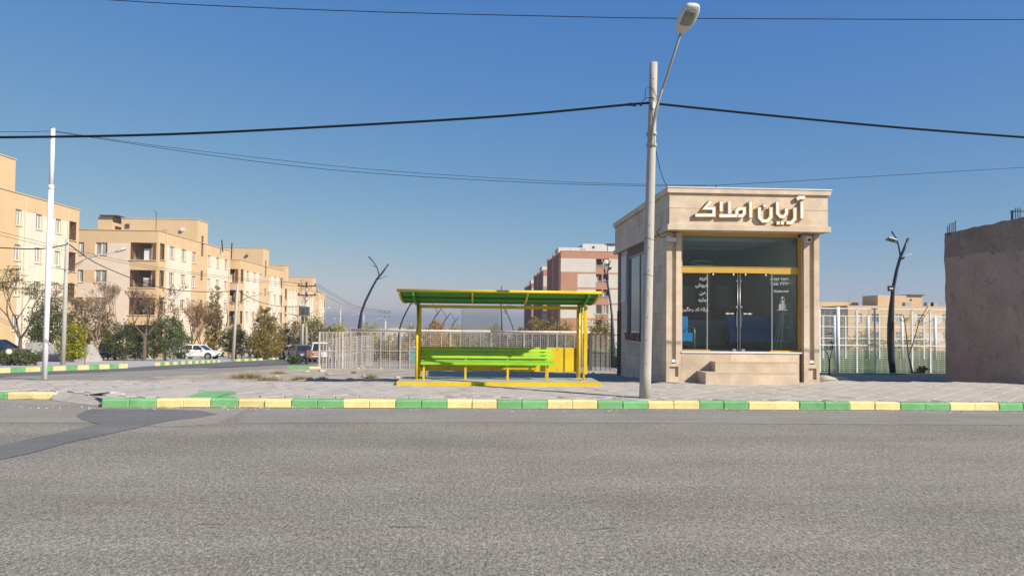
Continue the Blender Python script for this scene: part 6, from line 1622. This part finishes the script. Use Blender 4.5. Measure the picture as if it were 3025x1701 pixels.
for k, (px, Y, pw, yt, mt, sh_, lab) in enumerate((
    (972, 92, 60, 962, 'olive', 'bush', 'low olive shrub at the end of the last apartment block'),
    (1003, 112, 66, 950, 'yellow', 'round', 'yellowish tree crown left of the tallest park lamp'),
    (1046, 118, 56, 962, 'autumn', 'round', 'dry brown tree crown touching the tallest park lamp'),
    (1092, 110, 62, 948, 'yellow', 'round', 'bright yellow tree crown right of the tallest park lamp'),
    (1215, 150, 60, 958, 'olive', 'bush', 'far olive tree left of the shelter post'),
    (1285, 88, 100, 946, 'russet', 'bush', 'reddish bush behind the fence under the forked park lamps'),
    (1350, 96, 70, 955, 'autumn', 'bush', 'dry bush behind the fence left of the shelter glass'),
    (1462, 92, 80, 957, 'autumn', 'bush', 'dry tan bush behind the fence right of the shelter glass'),
    (1590, 84, 120, 930, 'broad', 'bush', 'largest olive bush before the terracotta apartments'),
    (1665, 88, 110, 948, 'autumn', 'bush', 'tan leafed bush before the terracotta corner'),
    (1770, 86, 100, 936, 'broad', 'bush', 'olive bush right of the shelter post before the terracotta block'),
    (1540, 100, 70, 962, 'dark', 'bush', 'low dark bush left of the terracotta apartments'))):
    leafy('dry_bush', lab, px, Y, pw, yt, mt, 80 if pw < 90 else 120, 24, .2, .3, sh_, seed=40 + k, cat='bush')
for k, (px, Y, pw, yt, mt) in enumerate(((1100, 72, 150, 1000, 'olive'), (1180, 78, 110, 1005, 'russet'), (1290, 70, 130, 985, 'russet'), (1400, 74, 130, 988, 'autumn'), (1510, 76, 120, 985, 'olive'), (1620, 72, 130, 978, 'dark'), (1720, 74, 110, 980, 'russet'))):
    leafy('hedge_shrub', ('tangled low shrub seen through the fence mesh, number %s from the street side' % ('first second third fourth fifth sixth seventh'.split()[k])).replace('number ', ''), px, Y, pw, yt, mt, 90, 24, .17, .2, 'bush', seed=70 + k, cat='shrub', wood=False)
# right side
def sapling(label, px, Y, ytop, zb, pts, mt, n, seed):
    rng = random.Random(seed); b = Vector((axx(px, Y, 1100), Y, zb)); t = thing('sapling', label, 'sapling', b); mb = MB(b)
    for seg, r in pts: mb.tube([at(x, y, Y) for x, y in seg], [r * (1 - .5 * i / (len(seg) - 1)) for i in range(len(seg))], 6)
    mb.build('stem', M['bark'], t); lb = MB(b)
    for (x, y, w, h) in n:
        for _ in range(45): leaf(lb, at(x + rng.gauss(0, w), y + rng.gauss(0, h), Y + rng.gauss(0, .1)), .08, rng, .4)
    lb.build('foliage', LF[mt], t)
sapling('forked young sapling growing before the sports field fence', 2695, 32.6, 905, FZ, [([(2696, 1105), (2690, 1075), (2683, 1050)], .05), ([(2683, 1050), (2679, 1000), (2673, 950), (2668, 930)], .03), ([(2683, 1055), (2695, 1020), (2707, 980), (2716, 945), (2741, 905)], .03), ([(2668, 950), (2690, 935)], .015), ([(2713, 960), (2740, 952), (2766, 940)], .018), ([(2714, 955), (2735, 930), (2742, 922)], .012)], 'autumn', [(2670, 945, 7, 5), (2711, 955, 8, 5), (2680, 942, 8, 5)], 5)
sapling('small crooked sapling beside the right side of the shop', 2450, 31.5, 980, FZ + .02, [([(2449, 1108), (2450, 1075), (2447, 1050), (2437, 1035)], .03), ([(2452, 1108), (2451, 1070), (2455, 1045), (2460, 1020)], .025), ([(2450, 1060), (2443, 1040)], .015)], 'olive', [(2438, 1030, 7, 3), (2455, 1026, 6, 4), (2450, 985, 7, 2), (2455, 1012, 5, 2)], 6)
leafy('field_weed', 'low yellowing weed before the sports field fence', 2722, 32.7, 44, 1080, 'autumn', 22, 20, .10, shape='bush', seed=90, base_z=FZ, cat='weed', wood=False)
leafy('far_tree_line', 'far olive tree behind the sports field net beside the shop', 2445, 85, 110, 985, 'olive', 80, 22, .2, shape='bush', seed=91, cat='tree')
leafy('far_tree_line', 'far tan tree behind the sports field net left of the curved lamp', 2560, 88, 150, 975, 'autumn', 100, 22, .2, shape='bush', seed=92, cat='tree')
leafy('far_tree_line', 'far tan tree behind the sports field net right of the curved lamp', 2690, 86, 140, 985, 'autumn', 100, 22, .2, shape='bush', seed=93, cat='tree')
# dry tufts on the bare lot
def tuft(px, py, w, h, n, seed, mt='straw'):
    rng = random.Random(seed); Y = 18.9 if py > 1122 else 24
    q = gpt(px, py, .1); 
    for _ in range(4): q = gpt(px, py, gz(q.y) + .04)
    b = q; mb = MB(b); W_ = w * q.y / 2200; H2 = h * q.y / 2200
    for _ in range(n):
        c = b + Vector((rng.gauss(0, W_ * .24), rng.gauss(0, W_ * .2), -.03)); d = Vector((rng.gauss(0, .5), rng.gauss(0, .5), 1)).normalized(); l = H2 * rng.uniform(.4, 1.1)
        s = d.cross(Vector((rng.gauss(0, 1), rng.gauss(0, 1), 0))).normalized() * .007
        mb.add([c - s, c + s, c + d * l + Vector((rng.gauss(0, .03), rng.gauss(0, .03), 0))], [(0, 1, 2)])
    o = mb.build('dry_tuft', M['straw']); o.location = b
    return o
for k, (px, py, w, h, n, lab) in enumerate(((728, 1118, 90, 24, 900, 'largest straw tuft at the corner of the bare lot'), (790, 1122, 60, 14, 500, 'low straw tuft spreading right of the largest tuft'), (822, 1103, 45, 12, 380, 'green grey tuft nearest the side street'), (888, 1120, 48, 16, 420, 'round olive straw tuft midway along the bare lot'), (954, 1119, 26, 14, 160, 'sparse twiggy tuft left of the broom like tuft'), (1092, 1117, 34, 22, 220, 'broom like dry tuft left of the shelter'), (1030, 1119, 10, 10, 50, 'tiny dry sprig on the bare lot'), (1045, 1100, 16, 10, 90, 'small tuft near the fence foot'), (1160, 1168, 14, 8, 60, 'green sprig growing behind the kerb left of the shelter'), (1095, 1170, 40, 6, 120, 'short weed line behind the kerb'))):
    tag(tuft(px, py, w, h, n, 200 + k), lab, 'weed', 'dry tufts')
# boulders by the shop corner
for k, (px, py, r, lab) in enumerate(((2432, 1128, .16, 'small pale rock leaning on the shop pilaster'), (2452, 1126, .30, 'larger grey boulder beside the shop corner'), (2468, 1131, .24, 'flat pale rock on the pavement edge right of the shop'))):
    q = gpt(px, py, .1); c = Vector((q.x, q.y + .3, .08)); mb = MB(c); mb.sph(c, (r * 1.3, r, r * .55), 12, 8); mb.v = [v * (1 + .3 * mnoise.noise(v * 5 + Vector((k * 3, 0, 0)))) for v in mb.v]
    o = mb.build('boulder', M['rock'], smooth=False); o.location = c; tag(o, lab, 'rock', 'rocks by the shop')

# ================================================================== VEHICLES
def make_car(paint, suv=False):
    P = {}
    mb = MB(); rings = []
    st = [(-2.12, .62, .46, .78), (-2.06, .76, .34, .90), (-1.7, .82, .26, .95), (-.9, .85, .22, .95), (.3, .85, .22, .93), (1.0, .84, .22, .90), (1.55, .81, .25, .82), (1.95, .74, .31, .72), (2.1, .60, .40, .62)]
    for x, w, zb, zt in st: rings.append([(x, -w, zb + .12), (x, -w * .9, zb), (x, w * .9, zb), (x, w, zb + .12), (x, w, zt - .16), (x, w * .9, zt), (x, -w * .9, zt), (x, -w, zt - .16)])
    mb.loft(rings); P['body'] = (mb, paint, True)
    b0, b1, r0, r1, hr = (-1.85, 1.0, -1.15, .25, 1.43) if not suv else (-2.02, .98, -1.85, .15, 1.66)
    mb = MB(); mb.loft([[(b0, -.74, .92), (b1, -.74, .90), (b1, .74, .90), (b0, .74, .92)], [(r0, -.58, hr - .04), (r1, -.58, hr - .04), (r1, .58, hr - .04), (r0, .58, hr - .04)]]); P['greenhouse'] = (mb, M['car_glass'], False)
    mb = MB(); mb.loft([[(r0 - .06, -.61, hr - .06), (r1 + .06, -.61, hr - .06), (r1 + .06, .61, hr - .06), (r0 - .06, .61, hr - .06)], [(r0, -.52, hr + .01), (r1, -.52, hr + .01), (r1, .52, hr + .01), (r0, .52, hr + .01)]]); P['roof'] = (mb, paint, False)
    mb = MB()
    for s in (-1, 1):
        for (xa, xb_) in ((b0, r0), (b1, r1), (-.35, -.35)): mb.bar((xa, s * .75, .9), (xb_, s * .60, hr - .04), .08, .05)
    P['pillars'] = (mb, paint, False)
    return P
def car(label, px, Y, rz, paint, suv=False, group='parked cars', zoff=0):
    b = Vector((axx(px, Y), Y, gz(Y) + .02 + zoff)); r_ = thing('parked_car', label, 'car', b, rz, group)
    P = make_car(paint, suv)
    for nm, (mb, mt, sm) in P.items():
        o = mb.build(nm, mt, r_)
    for x in (-1.28, 1.32):
        for s in (-1, 1):
            mb = MB(); mb.tube([(x, s * .70, .31), (x, s * .87, .31)], .31, 18); w = mb.build('tyre', M['tyre'], r_)
            mb = MB(); mb.tube([(x, s * .865, .31), (x, s * .885, .31)], .20, 14); mb.build('rim', M['rim'], w)
            mb = MB(); mb.tube([(x, s * .80, .33), (x, s * .853, .33)], .37, 16); mb.build('wheel_arch', M['bumper'], r_)
    for s in (-1, 1):
        MB().cbox((2.0, s * .55, .64), (.16, .28, .14), ch=.02).build('headlight', M['lens_clear'], r_)
        MB().cbox((-2.08, s * .62, .76), (.08, .2, .22), ch=.02).build('tail_light', M['lens_red'], r_)
        MB().cbox((.78, s * .90, .96), (.12, .16, .12)).build('door_mirror', paint, r_)
    MB().box((2.0, -.66, .28), (2.14, .66, .46)).build('front_bumper', M['bumper'], r_)
    MB().box((-2.16, -.68, .32), (-2.0, .68, .52)).build('rear_bumper', M['bumper'], r_)
    MB().box((2.141, -.24, .36), (2.15, .24, .46)).build('number_plate', M['plate'], r_)
    MB().box((2.06, -.36, .52), (2.12, .36, .60)).build('grille', M['bumper'], r_)
    return r_
car('white saloon parked side on between the evergreen and the poplar', 590, 77, RAD(-6), M['car_white'])
car('grey car parked nose first beside the bare vase shaped tree', 326, 67, RAD(-78), M['car_grey'])
car('grey car peeping out behind the dense dark evergreen', 404, 76, RAD(-80), M['car_grey'])
car('dark car at the left picture edge above the juniper', -8, 50, RAD(-4), M['car_dark'])
car('white car showing its end beside the broad tree foot', 787, 83, RAD(-85), M['car_white'])
car('white car parked left of the transformer poles', 876, 78, RAD(-58), M['car_white'])
car('dark grey car before the transformer poles', 894, 68, RAD(-62), M['car_grey'])
car('tall white car with red tail lamp beside the fence end', 946, 64, RAD(104), M['car_white'], True)
car('white car seen through the fence mesh beside the tallest lamp', 1086, 75, RAD(-80), M['car_white'])
car('white car seen through the fence mesh left of the shelter post', 1216, 84, RAD(-70), M['car_white'])
def motorbike(label, px, Y, rz):
    b = Vector((axx(px, Y), Y, gz(Y) + .01)); r_ = thing('motorbike', label, 'motorbike', b, rz, 'parked motorbikes')
    for x in (-.62, .62):
        mb = MB(); pts = [(x + .27 * math.cos(a), 0, .30 + .27 * math.sin(a)) for a in [i * 2 * math.pi / 20 for i in range(21)]]; mb.tube(pts, .05, 6); w = mb.build('wheel', M['tyre'], r_)
        mb = MB()
        for a in range(6): mb.bar((x, 0, .30), (x + .25 * math.cos(a * math.pi / 3), 0, .30 + .25 * math.sin(a * math.pi / 3)), .015, .015)
        mb.build('spokes', M['rim'], w)
    mb = MB(); mb.tube([(.62, 0, .3), (.45, 0, .85), (.38, 0, 1.0)], .03, 6); mb.tube([(.38, -.33, 1.05), (.38, 0, 1.0), (.38, .33, 1.05)], .018, 6); mb.build('fork', M['steel'], r_)
    mb = MB(); mb.tube([(.45, 0, .8), (.1, 0, .5), (-.25, 0, .45), (-.62, 0, .3)], .035, 6); mb.tube([(.45, 0, .8), (-.3, 0, .72), (-.62, 0, .32)], .03, 6); mb.build('frame', M['black_metal'], r_)
    MB().cbox((.02, 0, .42), (.36, .24, .3), ch=.05).build('engine', M['grey_metal'], r_)
    MB().sph((.2, 0, .82), (.26, .13, .13), 12, 8).build('tank', M['maroon'], r_, True)
    MB().loft([[(x, -w, z), (x, w, z), (x, w * .8, z + .09), (x, -w * .8, z + .09)] for x, w, z in ((-.75, .08, .82), (-.4, .13, .76), (0, .1, .78))]).build('saddle', M['dark'], r_)
    MB().tube([(.47, 0, .9), (.55, 0, .9)], .09, 12).build('headlamp', M['lens_clear'], r_)
motorbike('motorbike parked beside the bare trunk left of the grey car', 266, 63, RAD(-20))
motorbike('motorbike parked at the foot of the dark evergreen by the second street lamp', 728, 76, RAD(25))
motorbike('motorbike parked just right of the broad tree', 806, 82, RAD(15))
motorbike('rightmost motorbike near the small leafless tree', 838, 82, RAD(-10))
# iron park bench at the fence end
b = Vector((axx(930, 51), 51, gz(51) + .02)); pk = thing('park_bench', 'small park bench with brown slats and black iron sides by the fence end', 'bench', b, RAD(25))
for s in (-1, 1): MB().tube([(s * .5, -.25, 0), (s * .5, -.2, .42), (s * .5, .2, .42), (s * .5, .3, .9)], .04, 6).build('iron_side', M['black_metal'], pk, True); MB().tube([(s * .5, .2, .42), (s * .5, .3, 0)], .04, 6).build('rear_leg', M['black_metal'], pk, True)
for k in range(4): MB().box((-.55, -.22 + .11 * k, .44), (.55, -.14 + .11 * k, .48)).build('slat', M['wood'], pk)
for k in range(3): MB().cbox((0, .25 + .03 * k, .58 + .13 * k), (1.1, .03, .1)).build('slat', M['wood'], pk)
# globe lamp in the juniper bed
b = Vector((axx(29, 38.4), 38.4, gz(38.4))); gl = thing('globe_lamp', 'cream globe garden lamp standing in the juniper bed', 'garden lamp', b)
MB(b).tube([b, b + Vector((0, 0, .55))], .04, 8).build('stem', M['black_metal'], gl); MB(b).sph(b + Vector((0, 0, .68)), .15, 14, 10).build('globe', mat('globe_cream', (.72, .66, .42), .4, .03, 2), gl, True)
# teal bin behind the fence
b = Vector((axx(1223, 60), 60, gz(60))); tb = thing('waste_bin', 'teal waste bin behind the fence left of the shelter post', 'bin', b)
MB(b).loft([[(b.x - w, b.y - w, b.z + z), (b.x + w, b.y - w, b.z + z), (b.x + w, b.y + w, b.z + z), (b.x - w, b.y + w, b.z + z)] for z, w in ((.15, .3), (1.1, .38))]).build('tub', M['teal'], tb); MB(b).cbox((b.x, b.y, b.z + 1.13), (.82, .82, .07), ch=.05).build('lid', M['teal'], tb)
for s in (-1, 1): MB(b).tube([(b.x + s * .25, b.y - .3, b.z + .08), (b.x + s * .25, b.y - .22, b.z + .08)], .08, 10).build('wheel', M['tyre'], tb)
# small flat roofed houses far out on the plain
rng = random.Random(5)
for k in range(40):
    px = rng.uniform(960, 1330) if k < 28 else rng.uniform(2420, 2790); Y = rng.uniform(230, 700) if k < 28 else rng.uniform(160, 300)
    b = Vector((axx(px, Y), Y, gz(Y) - .1)); w, d, h = rng.uniform(5, 11), rng.uniform(5, 9), rng.uniform(2.8, 6.5)
    hs = thing('distant_house', 'tiny flat roofed house far out on the hazy plain', 'house', b, group='distant houses on the plain')
    mt = rng.choice((M['white_render'], M['orange'], M['pinkcream'], M['block']))
    MB().box((-w / 2, -d / 2, 0), (w / 2, d / 2, h)).build('wall', mt, hs)
    MB().box((-w / 2 - .1, -d / 2 - .1, h), (w / 2 + .1, d / 2 + .1, h + .25)).build('roof', M['concrete'], hs)
    for q in range(3): MB().box((-w / 2 + w * (q + .5) / 3 - .5, -d / 2 - .03, h - 2), (-w / 2 + w * (q + .5) / 3 + .5, -d / 2 - .001, h - .8)).build('window', M['pane_dark'], hs)
for k in range(16):
    px = rng.uniform(950, 1340) if k < 11 else rng.uniform(1460, 1560); Y = rng.uniform(180, 420)
    rg = random.Random(300 + k); b = Vector((axx(px, Y), Y, gz(Y))); t = thing('distant_tree', 'tiny rounded tree far out on the hazy plain', 'tree', b, group='distant trees on the plain')
    MB().tube([(0, 0, 0), (0, 0, 1.6)], .15, 6).build('trunk', M['bark'], t); lb = MB(); crown_cloud(lb, [(0, 0, 2.8, 2.2, 2.2, 1.7)], 16, 12, .5, rg); lb.build('crown', LF[rg.choice(('olive', 'dark', 'autumn'))], t)

c = gpt(292, 1165, PZ); c.z = PZ + .015; mb = MB(c); mb.obox(c, (.14, -.03, .02), (.03, .09, 0), (0, 0, .014)); o = mb.build('scrap_board', M['bumper']); o.location = c
tag(o, 'black scrap lying on the pavement at the broken corner', 'scrap')
for k, (px, py, r_, lb_) in enumerate(((330, 1168, .09, 'pale broken kerb lump nearest the green kerb end'), (352, 1171, .07, 'smaller broken kerb lump beside the green kerb end'))):
    c = gpt(px, py, .1); c.z = PZ - .01; mb = MB(c); mb.sph(c, (r_ * 1.8, r_, r_ * .6), 9, 6); mb.v = [v * (1 + .4 * mnoise.noise(v * 8 + Vector((k, 2, 0)))) for v in mb.v]; o = mb.build('kerb_rubble', M['concrete']); o.location = c; tag(o, lb_, 'rubble', 'broken kerb lumps')

# ================================================================== AIR
hz_mat = bpy.data.materials.new('haze'); hz_mat.use_nodes = True
nt = hz_mat.node_tree; nt.nodes.remove(nt.nodes['Principled BSDF'])
pv = nt.nodes.new('ShaderNodeVolumePrincipled'); pv.inputs['Color'].default_value = (.50, .55, .63, 1); pv.inputs['Density'].default_value = .0006; pv.inputs['Anisotropy'].default_value = .2
nt.links.new(pv.outputs[0], nt.nodes['Material Output'].inputs['Volume'])
mb = MB(); mb.box((-6200, -3200, -26), (6200, 7200, 18.5)); hzo = mb.build('haze', hz_mat); hzo['kind'] = 'stuff'; hzo['label'] = 'pale haze filling the air over the plain'
